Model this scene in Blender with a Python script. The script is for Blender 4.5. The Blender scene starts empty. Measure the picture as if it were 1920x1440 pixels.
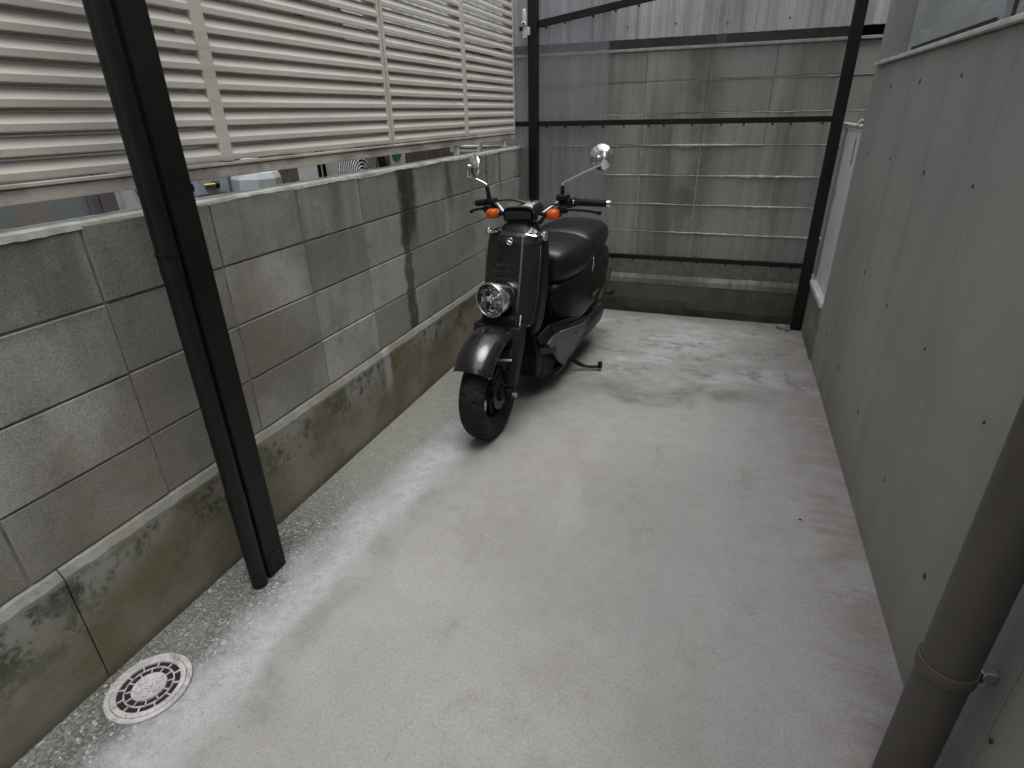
import bpy, bmesh, math, random
from mathutils import Vector, Matrix
R = math.radians
random.seed(7)
sc = bpy.context.scene
col = sc.collection

# ------------------------------------------------------------------ camera
cd = bpy.data.cameras.new('camera'); cam = bpy.data.objects.new('camera', cd); col.objects.link(cam)
cd.sensor_fit = 'HORIZONTAL'; cd.sensor_width = 36.0; cd.lens = 1063.93 * 36 / 1920
cd.clip_start = 0.02; cd.clip_end = 600
r_, u_, f_ = Vector((.94088, .33808, -.02093)), Vector((-.12759, .41098, .90267)), Vector((-.31378, .84664, -.42982))
m = Matrix((r_, u_, -f_)).transposed().to_4x4(); m.translation = (1.4845, 0, 1.4237)
cam.matrix_world = m
sc.camera = cam

# ------------------------------------------------------------------ world, sun, exposure
SUN_EL, SUN_AZ = 76, 140
w = bpy.data.worlds.new('World'); sc.world = w; w.use_nodes = True
nt = w.node_tree; nt.nodes.clear()
sky = nt.nodes.new('ShaderNodeTexSky'); sky.sky_type = 'NISHITA'; sky.sun_disc = False
sky.sun_elevation = R(SUN_EL); sky.sun_rotation = R(SUN_AZ); sky.air_density = 1.0; sky.dust_density = 3.0; sky.ozone_density = 1.0
hs = nt.nodes.new('ShaderNodeHueSaturation'); hs.inputs['Saturation'].default_value = 0.36
bg = nt.nodes.new('ShaderNodeBackground'); bg.inputs['Strength'].default_value = 0.15
wo = nt.nodes.new('ShaderNodeOutputWorld')
nt.links.new(sky.outputs[0], hs.inputs['Color']); nt.links.new(hs.outputs[0], bg.inputs[0]); nt.links.new(bg.outputs[0], wo.inputs[0])
sd = bpy.data.lights.new('sun', 'SUN'); sd.energy = 0.62; sd.angle = R(35); sd.color = (1, .97, .93)
so = bpy.data.objects.new('sun', sd); col.objects.link(so)
so.rotation_euler = (R(90 - SUN_EL), 0, R(180 - SUN_AZ)); so.location = (0, 0, 9)
vs = sc.view_settings; vs.view_transform = 'Standard'; vs.look = 'None'; vs.exposure = 0.92; vs.gamma = 1; vs.use_curve_mapping = False
sc.cycles.use_denoising = True
sc.cycles.max_bounces = 7; sc.cycles.diffuse_bounces = 3; sc.cycles.glossy_bounces = 3; sc.cycles.transparent_max_bounces = 10
sc.cycles.use_adaptive_sampling = True; sc.cycles.adaptive_threshold = .02; sc.cycles.caustics_reflective = False

# ------------------------------------------------------------------ material helpers
class NT:
    def __init__(s, name):
        s.m = bpy.data.materials.new(name); s.m.use_nodes = True; s.t = s.m.node_tree; s.t.nodes.clear()
        s.out = s.t.nodes.new('ShaderNodeOutputMaterial')
        s.geo = s.t.nodes.new('ShaderNodeNewGeometry'); s.pos = s.geo.outputs['Position']
    def n(s, typ, ins=None, **kw):
        nd = s.t.nodes.new('ShaderNode' + typ)
        for k, v in kw.items(): setattr(nd, k, v)
        for k, v in (ins or {}).items(): s.set(nd.inputs[k], v)
        return nd
    def set(s, sock, v):
        if isinstance(v, bpy.types.NodeSocket): s.t.links.new(v, sock)
        elif isinstance(v, (tuple, list)) and len(v) == 3 and sock.type == 'RGBA': sock.default_value = (*v, 1)
        else: sock.default_value = v
    def math(s, op, a, b=0.0, c=0.0, clamp=False):
        nd = s.n('Math', {0: a, 1: b, 2: c}, operation=op, use_clamp=clamp); return nd.outputs[0]
    def scale(s, vec, sx, sy, sz):
        return s.n('Mapping', {'Vector': vec, 'Scale': (sx, sy, sz)}).outputs[0]
    def noise(s, scale, detail=4, rough=.55, vec=None, dist=0.0):
        return s.n('TexNoise', {'Vector': vec or s.pos, 'Scale': scale, 'Detail': detail + 1.5, 'Roughness': rough, 'Distortion': dist}).outputs[0]
    def vor(s, scale, vec=None, feat='F1', out='Distance', rnd=1.0):
        return s.n('TexVoronoi', {'Vector': vec or s.pos, 'Scale': scale, 'Randomness': rnd}, feature=feat).outputs[out]
    def ss(s, x, a, b, lo=0.0, hi=1.0):
        return s.n('MapRange', {'Value': x, 'From Min': a, 'From Max': b, 'To Min': lo, 'To Max': hi}, interpolation_type='SMOOTHSTEP').outputs[0]
    def mix(s, f, a, b, mode='MIX'):
        nd = s.n('Mix', data_type='RGBA', blend_type=mode); nd.clamp_factor = True
        s.set(nd.inputs[0], f); s.set(nd.inputs[6], a); s.set(nd.inputs[7], b); return nd.outputs[2]
    def mul(s, a, *bs):
        for b in bs: a = s.math('MULTIPLY', a, b)
        return a
    def xyz(s): 
        x = s.n('SeparateXYZ', {0: s.pos}); return x.outputs
    def rand(s): return s.n('ObjectInfo').outputs['Random']
    def bump(s, h, strength=.3, dist=.01, normal=None):
        ins = {'Height': h, 'Strength': strength, 'Distance': dist}
        if normal: ins['Normal'] = normal
        return s.n('Bump', ins).outputs[0]
    def bsdf(s, colr, rough=.8, metal=0.0, normal=None, **kw):
        ins = {'Base Color': colr, 'Roughness': rough, 'Metallic': metal}
        if normal: ins['Normal'] = normal
        ins.update({k.replace('_', ' '): v for k, v in kw.items()})
        return s.n('BsdfPrincipled', ins).outputs[0]
    def done(s, sh): s.t.links.new(sh, s.out.inputs['Surface']); return s.m

def simple(name, c, rough=.5, metal=0.0, var=.12, scale=9, bump=0.0, **kw):
    t = NT(name); nz = t.noise(scale, 5)
    cc = t.mix(t.ss(nz, .3, .7), tuple(x * (1 - var) for x in c), tuple(min(1, x * (1 + var)) for x in c))
    rr = t.math('ADD', t.math('MULTIPLY', t.noise(scale * 4, 3), .2), rough - .1)
    nm = t.bump(t.noise(scale * 20, 3), bump, .002) if bump else None
    return t.done(t.bsdf(cc, rr, metal, nm, **kw))

# ---- concrete floor
def mat_floor():
    t = NT('floor_concrete'); x, y, z = t.xyz()
    n1 = t.noise(.9, 5); n2 = t.noise(3.5, 6, .62); n3 = t.noise(40, 4, .7)
    c = t.mix(t.ss(n1, .35, .65), (.305, .304, .292), (.372, .370, .355))
    c = t.mix(t.mul(t.ss(t.noise(1.5, 8, .72), .48, .66), .5), c, (.275, .262, .232))
    c = t.mix(t.mul(t.ss(t.noise(4.2, 8, .75, t.scale(t.pos, 1, .7, 1)), .55, .68), .45), c, (.23, .215, .185))
    st = t.noise(2.2, 5, .6, t.scale(t.pos, 1.0, .35, 1))
    c = t.mix(t.mul(t.ss(st, .52, .68), .30), c, (.43, .42, .405))
    # wandering limit between the trowelled slab and the rough strip by the wall
    wob = t.math('MULTIPLY', t.math('SUBTRACT', t.noise(2.3, 5, .6), .5), .26)
    xw = t.math('ADD', x, wob)
    lim = t.math('ADD', .31, t.math('MULTIPLY', t.ss(y, 1.2, 2.6), .13))
    d = t.math('SUBTRACT', xw, lim)                      # <0 : strip
    strip = t.ss(d, .03, -.08)
    agg = t.vor(150, out='Color'); aggv = t.n('SeparateColor', {0: agg}).outputs[0]
    rough_c = t.mix(t.ss(aggv, .2, 1.0), (.065, .069, .062), (.235, .24, .222)); rough_c = t.mix(t.ss(t.n('SeparateColor', {0: agg}).outputs[1], .93, .99), rough_c, (.55, .55, .53))
    rough_c = t.mix(t.mul(t.ss(t.noise(1.7, 4), .4, .65), .5), rough_c, (.20, .205, .185))
    farmix = t.ss(y, 1.0, 2.0)
    rough_c = t.mix(t.mul(farmix, .7), rough_c, (.27, .272, .24))
    c = t.mix(strip, c, rough_c)
    # whitish lime band along the limit
    band = t.mul(t.ss(d, -.17, -.04), t.ss(d, .15, .01), t.ss(t.noise(6, 7, .75), .22, .55), t.ss(y, 3.1, 2.2))
    c = t.mix(t.mul(band, .75), c, t.mix(t.ss(t.noise(24, 6, .75), .4, .66), (.46, .482, .515), (.33, .348, .37)))
    dk = t.mul(t.ss(d, .06, .12), t.ss(d, .30, .14), t.ss(t.noise(4, 7, .7), .42, .6))
    c = t.mix(t.mul(dk, .6), c, (.20, .20, .172))
    # damp, blotched end under the back frame
    back = t.math('ADD', y, t.math('MULTIPLY', t.math('SUBTRACT', t.noise(1.4, 4), .5), 1.4))
    bk = t.ss(back, 2.85, 3.35)
    ed = t.mul(t.ss(back, 2.78, 2.95), t.ss(back, 3.25, 3.0), t.ss(x, .7, 1.0), t.ss(x, 1.95, 1.6), t.ss(t.noise(5, 7, .7), .3, .55))
    c = t.mix(t.mul(ed, .8), c, (.145, .148, .13))
    c = t.mix(t.mul(bk, .55), c, (.26, .265, .245))
    c = t.mix(t.mul(bk, t.ss(t.noise(2.6, 8, .75, t.scale(t.pos, .7, 1.5, 1)), .46, .62), .75), c, (.46, .47, .50))
    c = t.mix(t.mul(bk, t.ss(t.math('ADD', t.math('MULTIPLY', t.noise(2.9, 7, .75), .72), t.math('MULTIPLY', t.noise(21, 5, .7, t.scale(t.pos, .6, 1, 1)), .28)), .5, .59), .7), c, (.15, .155, .14))
    c = t.mix(t.mul(t.ss(y, 4.0, 4.3), .6), c, (.19, .19, .165))
    # dust-pink wear beside the concrete wall
    pk = t.mul(t.ss(t.math('ADD', x, t.math('MULTIPLY', t.noise(5, 5), .35)), 2.02, 2.22), t.ss(t.noise(6, 7, .75, t.scale(t.pos, .6, 1.8, 1)), .42, .6))
    c = t.mix(t.mul(pk, .7), c, (.29, .205, .195))
    # darker, broken-up patch under the parked scooter
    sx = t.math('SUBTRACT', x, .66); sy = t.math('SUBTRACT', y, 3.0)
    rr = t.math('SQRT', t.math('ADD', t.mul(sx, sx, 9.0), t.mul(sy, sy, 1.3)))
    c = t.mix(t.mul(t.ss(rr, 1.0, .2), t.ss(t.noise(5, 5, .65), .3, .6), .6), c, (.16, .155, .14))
    # fine specks and scratches
    c = t.mix(t.mul(t.ss(n3, .62, .78), .35), c, (.15, .14, .12))
    c = t.mix(t.mul(t.ss(t.noise(55, 3, .6, t.scale(t.pos, .35, 1, 1)), .64, .76), .3), c, (.13, .12, .10))
    c = t.mix(t.mul(t.ss(t.noise(1.8, 7, .75), .56, .68), .45), c, (.25, .235, .20))
    wv = t.n('VectorMath', {0: t.pos, 1: t.n('TexNoise', {'Vector': t.pos, 'Scale': 3.0, 'Detail': 5}).outputs['Color']}, operation='ADD').outputs[0]
    ck = t.n('TexVoronoi', {'Vector': wv, 'Scale': .75}, feature='DISTANCE_TO_EDGE').outputs['Distance']
    c = t.mix(t.mul(t.ss(ck, .0035, .001), t.ss(t.noise(2.1, 4), .52, .6), .25), c, (.13, .125, .11))
    sc2 = t.noise(1.0, 6, .7, t.scale(t.pos, 30, 5, 1)); c = t.mix(t.mul(t.ss(sc2, .64, .72), .4), c, (.21, .20, .175))
    sp = t.vor(38); c = t.mix(t.mul(t.ss(sp, .10, .04), .5), c, (.07, .065, .06))
    g1 = t.noise(130, 3, .75); c = t.mix(1.0, c, t.mix(t.ss(g1, .3, .7), (.80, .80, .80), (1.06, 1.06, 1.06)), 'MULTIPLY')
    g2 = t.noise(16, 3.5, .7); c = t.mix(1.0, c, t.mix(t.ss(g2, .32, .62), (.94, .937, .93), (1, 1, 1)), 'MULTIPLY')
    h = t.math('ADD', t.math('MULTIPLY', n3, .3), t.math('ADD', t.math('MULTIPLY', n2, 1.2), t.mul(strip, aggv, .55)))
    rg = t.math('ADD', .55, t.math('MULTIPLY', n2, .3))
    return t.done(t.bsdf(c, rg, 0, t.bump(h, .35, .008), Specular_IOR_Level=.35))

# ---- grey concrete blocks (left wall): per-block tone, pits, streaks, the algae runs
def mat_block(back=False):
    t = NT('rear_wall_block' if back else 'wall_block'); x, y, z = t.xyz(); rnd = t.rand()
    n1 = t.noise(2.3, 6, .62); n2 = t.noise(60, 4, .7); n3 = t.noise(7, 5, .6)
    if back:
        c = t.mix(rnd, (.32, .325, .298), (.42, .418, .38))
        stv = t.noise(1.0, 5, .6, t.scale(t.pos, 3.2, 1, .28))
        c = t.mix(t.mul(t.ss(stv, .46, .66), .8), c, (.135, .12, .082))
        c = t.mix(t.mul(t.ss(t.noise(1.0, 4, .6, t.scale(t.pos, 9, 1, .4)), .6, .72), .5), c, (.48, .48, .45))
        c = t.mix(t.mul(t.ss(z, .62, .2), .6), c, (.15, .14, .09))
        c = t.mix(t.mul(t.ss(t.math('ABSOLUTE', t.math('SUBTRACT', x, 1.22)), .22, .03), t.ss(t.noise(4, 4), .3, .6), t.ss(z, .5, .9), .8), c, (.12, .092, .055))
    else:
        c = t.mix(rnd, (.27, .262, .228), (.42, .408, .36))
        c = t.mix(t.mul(t.ss(n1, .42, .68), .6), c, (.17, .165, .145))
        c = t.mix(t.mul(t.ss(t.noise(13, 4, .7), .5, .72), .4), c, (.13, .127, .11))
        rn = t.noise(1.0, 5, .6, t.scale(t.pos, 1, 5.5, .55))
        c = t.mix(t.mul(t.ss(rn, .5, .7), t.ss(z, .55, 1.2), .55), c, (.135, .13, .105))
        c = t.mix(t.mul(t.ss(t.noise(1.1, 7, .65), .5, .65), .4), c, (.20, .18, .13))
        wy = t.math('ADD', y, t.math('MULTIPLY', t.math('SUBTRACT', t.noise(6, 5, .65), .5), .16))
        for yc, hw, z0, k in ((2.585, .10, .84, .93), (2.53, .055, .3, .8), (3.05, .05, .95, .6), (3.62, .02, .95, .7), (3.86, .03, .95, .65), (2.02, .05, 1.0, .25)):
            a = t.ss(t.math('ABSOLUTE', t.math('SUBTRACT', wy, yc)), hw, hw * .45)
            c = t.mix(t.mul(a, t.ss(z, z0 - .1, z0 + .12), t.ss(t.noise(9, 4), .22, .45), k), c, (.045, .047, .034))
        c = t.mix(t.mul(t.ss(z, 1.14, 1.2), t.ss(n3, .4, .65), .5), c, (.12, .115, .09))
        dkb = t.mul(t.ss(y, .98, .93), t.ss(z, .96, 1.01), t.ss(n3, .2, .5), .55)
        c = t.mix(dkb, c, (.09, .088, .07))
    c = t.mix(t.mul(t.ss(n2, .58, .72), .55), c, (.08, .078, .068))
    c = t.mix(1.0, c, t.mix(t.ss(t.noise(170, 3, .8), .3, .7), (.74, .74, .74), (1.14, 1.14, 1.14)), 'MULTIPLY')
    h = t.math('ADD', t.math('MULTIPLY', t.noise(150, 4, .7), .55), t.math('ADD', t.math('MULTIPLY', t.ss(t.vor(70), .05, .22), .5), t.math('MULTIPLY', n3, .25)))
    return t.done(t.bsdf(c, .93, 0, t.bump(h, .5, .005), Specular_IOR_Level=.2))

def mat_footing():
    t = NT('mossy_footing'); x, y, z = t.xyz()
    n1 = t.noise(3.2, 6, .65); n2 = t.noise(45, 4, .7); n3 = t.math('ADD', t.math('MULTIPLY', t.noise(7, 7, .75), .65), t.math('MULTIPLY', t.noise(34, 5, .7), .35))
    c = t.mix(t.ss(n1, .35, .65), (.15, .138, .09), (.24, .228, .175))
    up = t.math('ADD', z, t.math('MULTIPLY', t.math('SUBTRACT', n3, .5), .25))
    c = t.mix(t.mul(t.ss(up, .18, .34), t.ss(t.noise(2.4, 5), .4, .6), .75), c, (.33, .33, .30))
    c = t.mix(t.mul(t.ss(n3, .47, .58), t.ss(up, .1, .32), t.ss(n1, .3, .55), .9), c, (.05, .055, .032))
    c = t.mix(t.mul(t.ss(t.math('ABSOLUTE', t.math('SUBTRACT', t.math('ADD', y, t.math('MULTIPLY', n3, .05)), 2.235)), .045, .015), t.ss(z, .1, .3), .7), c, (.46, .46, .44))
    c = t.mix(t.mul(t.ss(z, .05, .0), .6), c, (.08, .075, .055))
    c = t.mix(t.mul(t.ss(z, .352, .362), t.ss(n3, .3, .6), .7), c, (.30, .30, .27))
    c = t.mix(t.mul(t.ss(n2, .58, .74), .5), c, (.06, .06, .045))
    return t.done(t.bsdf(c, .93, 0, t.bump(t.math('ADD', n2, n3), .4, .005), Specular_IOR_Level=.2))

# ---- cast concrete of the building on the right
def mat_cast():
    t = NT('cast_concrete'); x, y, z = t.xyz()
    n1 = t.noise(1.3, 5, .6); n2 = t.noise(7, 5, .6); n3 = t.noise(70, 3, .6)
    c = t.mix(t.ss(n1, .3, .7), (.278, .276, .245), (.358, .352, .312))
    sv = t.noise(1.0, 5, .6, t.scale(t.pos, 1, 5, .5))
    c = t.mix(t.mul(t.ss(sv, .48, .7), .35), c, (.20, .20, .185))
    c = t.mix(t.mul(t.ss(n2, .6, .75), .3), c, (.37, .365, .345))
    c = t.mix(t.mul(t.ss(z, .3, .0), t.ss(n2, .35, .6), .4), c, (.24, .225, .20))
    pl = t.math('ABSOLUTE', t.math('SUBTRACT', t.math('FRACT', t.math('DIVIDE', t.math('ADD', y, .58 - .215 + .05), .93)), .5))
    hz = t.math('ABSOLUTE', t.math('SUBTRACT', z, .42))
    c = t.mix(t.mul(t.ss(pl, .0028, .0008), t.ss(n2, .38, .55), .7), c, (.12, .12, .11))
    c = t.mix(1.0, c, t.mix(t.ss(t.noise(190, 3, .8), .3, .7), (.82, .82, .82), (1.12, 1.12, 1.12)), 'MULTIPLY')
    c = t.mix(t.mul(t.ss(n3, .58, .75), .35), c, (.14, .135, .12))
    pit = t.vor(21); c = t.mix(t.mul(t.ss(pit, .055, .02), t.ss(n2, .45, .6), .8), c, (.09, .09, .08))
    h = t.math('ADD', t.math('MULTIPLY', n3, .25), t.math('MULTIPLY', n2, .9))
    return t.done(t.bsdf(c, t.math('ADD', .62, t.math('MULTIPLY', n2, .25)), 0, t.bump(h, .22, .006), Specular_IOR_Level=.3))

def mat_louvre():
    t = NT('beige_aluminium'); x, y, z = t.xyz()
    n1 = t.noise(3, 5, .6, t.scale(t.pos, 1, .6, 4)); n2 = t.noise(30, 4, .7)
    c = t.mix(t.ss(n1, .3, .7), (.575, .54, .465), (.645, .61, .535))
    c = t.mix(t.mul(t.ss(t.noise(5, 6, .7, t.scale(t.pos, 1, .35, 2)), .55, .72), .45), c, (.33, .29, .23))
    c = t.mix(t.mul(t.ss(n2, .6, .75), .25), c, (.25, .22, .18))
    c = t.mix(t.mul(t.ss(z, 1.335, 1.29), t.ss(t.noise(8, 5, .7, t.scale(t.pos, 1, .5, 1)), .42, .65), .7), c, (.23, .17, .12))
    return t.done(t.bsdf(c, .5, 0, t.bump(n2, .08, .002)))

def mat_sheet(name, haze, tint, milk):
    t = NT(name); x, y, z = t.xyz()
    v1 = t.noise(1.0, 5, .65, t.scale(t.pos, 26, 1, .7)); v2 = t.noise(1.0, 4, .6, t.scale(t.pos, 3, 1, 1.0)); dirt = t.noise(80, 3, .7)
    rib = t.math('SINE', t.math('MULTIPLY', x, 2 * math.pi / .021))
    f = t.math('ADD', haze, t.mul(t.ss(v1, .42, .7), .14))
    f = t.math('ADD', f, t.math('MULTIPLY', t.math('SUBTRACT', v2, .5), .22))
    f = t.math('ADD', f, t.math('MULTIPLY', rib, .055))
    low = t.mul(t.ss(z, .55, .12), t.ss(v2, .2, .6))
    f = t.math('ADD', f, t.mul(low, .22))
    f = t.math('ADD', f, t.mul(t.ss(dirt, .58, .75), .10), clamp=True)
    dcol = t.mix(t.ss(v1, .4, .65), milk, tuple(q * .72 for q in milk)); dcol = t.mix(t.mul(low, .8), dcol, (.16, .145, .095))
    tr = t.n('BsdfTransparent', {0: tint}).outputs[0]
    df = t.n('BsdfDiffuse', {0: dcol}).outputs[0]; tl = t.n('BsdfTranslucent', {0: dcol}).outputs[0]
    hz = t.n('MixShader', {0: .45, 1: df, 2: tl}).outputs[0]
    s1 = t.n('MixShader', {0: f, 1: tr, 2: hz}).outputs[0]
    gl = t.n('BsdfGlossy', {0: (.9, .9, .9), 'Roughness': .28}).outputs[0]
    fr = t.n('Fresnel', {0: 1.45}).outputs[0]
    return t.done(t.n('MixShader', {0: t.math('MULTIPLY', fr, .5), 1: s1, 2: gl}).outputs[0])

def mat_siding():
    t = NT('white_corrugated_metal'); x, y, z = t.xyz()
    n = t.noise(1.0, 5, .65, t.scale(t.pos, 12, 1, .5)); n2 = t.noise(30, 4, .6)
    c = t.mix(t.ss(n, .4, .7), (.60, .61, .60), (.36, .36, .32))
    c = t.mix(t.mul(t.ss(n2, .6, .75), .3), c, (.2, .18, .14))
    return t.done(t.bsdf(c, .45, .15))

def mat_brown():
    t = NT('dark_brown_metal'); n = t.noise(60, 3, .6); n2 = t.noise(4, 5, .6)
    c = t.mix(t.ss(n2, .35, .65), (.0055, .005, .0042), (.010, .009, .008))
    c = t.mix(t.mul(t.ss(n, .66, .78), .5), c, (.12, .115, .10))
    return t.done(t.bsdf(c, t.math('ADD', .4, t.math('MULTIPLY', n2, .2)), 0, t.bump(n, .06, .001), Specular_IOR_Level=.25))

def mat_pipe():
    t = NT('grey_brown_plastic'); n = t.noise(5, 5, .6, t.scale(t.pos, 1, 1, .4)); n2 = t.noise(90, 3)
    c = t.mix(t.ss(n, .3, .7), (.056, .048, .041), (.080, .070, .060))
    c = t.mix(t.mul(t.ss(n2, .62, .75), .2), c, (.2, .19, .18))
    return t.done(t.bsdf(c, t.math('ADD', .42, t.math('MULTIPLY', n, .2)), 0, t.bump(n2, .04, .001)))

def mat_drain():
    t = NT('lime_coated_drain_iron'); n = t.noise(18, 5, .65); n2 = t.noise(120, 3)
    c = t.mix(t.ss(n, .35, .65), (.36, .35, .35), (.52, .505, .51)); c = t.mix(t.mul(t.ss(n2, .5, .7), .55), c, (.20, .185, .16)); c = t.mix(t.mul(t.ss(t.noise(30, 6, .7), .5, .64), .6), c, (.17, .16, .135))
    return t.done(t.bsdf(c, .8, 0, t.bump(n2, .2, .002)))

def mat_mesh():
    t = NT('white_mesh'); x, y, z = t.xyz()
    a = t.math('SINE', t.math('MULTIPLY', z, 2 * math.pi / .0125)); b = t.math('SINE', t.math('MULTIPLY', y, 2 * math.pi / .0125))
    hole = t.ss(t.math('MULTIPLY', a, b), .25, .7)
    c = t.mix(t.mul(hole, .6), (.74, .74, .75), (.34, .34, .34))
    c = t.mix(t.mul(t.ss(t.noise(6, 5), .5, .7), .35), c, (.38, .37, .35))
    return t.done(t.bsdf(c, .6, 0, t.bump(hole, -.4, .002)))

def mat_paint(name, c, flake=0.0, rough=.22, coat=1.0):
    t = NT(name); n = t.noise(900, 2); d = t.noise(6, 5, .65); d2 = t.noise(150, 3, .6)
    cc = t.mix(t.ss(n, .5, .75, 0, flake), c, (.22, .20, .20)) if flake else c
    cc = t.mix(t.mul(t.ss(d2, .55, .75), t.ss(d, .4, .65), .10), cc, (.22, .21, .19))
    rg = t.math('ADD', rough, t.math('MULTIPLY', t.ss(d, .35, .7), .14))
    return t.done(t.bsdf(cc, rg, .35 if flake else 0, None, Coat_Weight=coat, Coat_Roughness=.03, Specular_IOR_Level=.2 + .3 * coat))

def mat_glass(name, tint, rough=.02, alpha=.75):
    t = NT(name)
    tr = t.n('BsdfTransparent', {0: tint}).outputs[0]; gl = t.n('BsdfGlossy', {0: (.95, .97, 1), 'Roughness': rough}).outputs[0]
    fr = t.n('Fresnel', {0: 1.5}).outputs[0]
    return t.done(t.n('MixShader', {0: fr, 1: tr, 2: gl}).outputs[0])

def mat_amber():
    t = NT('amber_plastic'); n = t.vor(190)
    return t.done(t.bsdf((1.0, .19, .012), .08, 0, t.bump(n, .6, .003), Transmission_Weight=.55, IOR=1.45))

def mat_rubber():
    t = NT('tyre_rubber'); n = t.noise(30, 5, .6); n2 = t.noise(300, 2)
    c = t.mix(t.ss(n, .35, .7), (.008, .008, .008), (.019, .018, .017))
    return t.done(t.bsdf(c, .72, 0, t.bump(n2, .15, .001), Specular_IOR_Level=.25))

def mat_seat():
    t = NT('black_vinyl'); n = t.vor(420); d = t.noise(9, 5, .6)
    c = t.mix(t.ss(d, .4, .7), (.0035, .0035, .004), (.007, .007, .0075))
    return t.done(t.bsdf(c, t.math('ADD', .30, t.math('MULTIPLY', d, .18)), 0, t.bump(n, .12, .0008)))

def mat_wired():
    t = NT('wired_glass'); x, y, z = t.xyz()
    a = t.math('ABSOLUTE', t.math('SUBTRACT', t.math('FRACT', t.math('MULTIPLY', t.math('ADD', y, z), 28)), .5))
    b = t.math('ABSOLUTE', t.math('SUBTRACT', t.math('FRACT', t.math('MULTIPLY', t.math('SUBTRACT', y, z), 28)), .5))
    ln = t.math('MAXIMUM', t.ss(a, .06, .02), t.ss(b, .06, .02))
    bl = t.noise(3.2, 3, .4, t.scale(t.pos, 1, 1, .2))
    c = t.mix(t.ss(bl, .35, .5), (.05, .085, .075), (.30, .37, .36))
    c = t.mix(t.ss(bl, .55, .66), c, (.48, .33, .29))
    c = t.mix(t.mul(ln, .7), c, (.42, .46, .45))
    return t.done(t.bsdf(c, .15))

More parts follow.
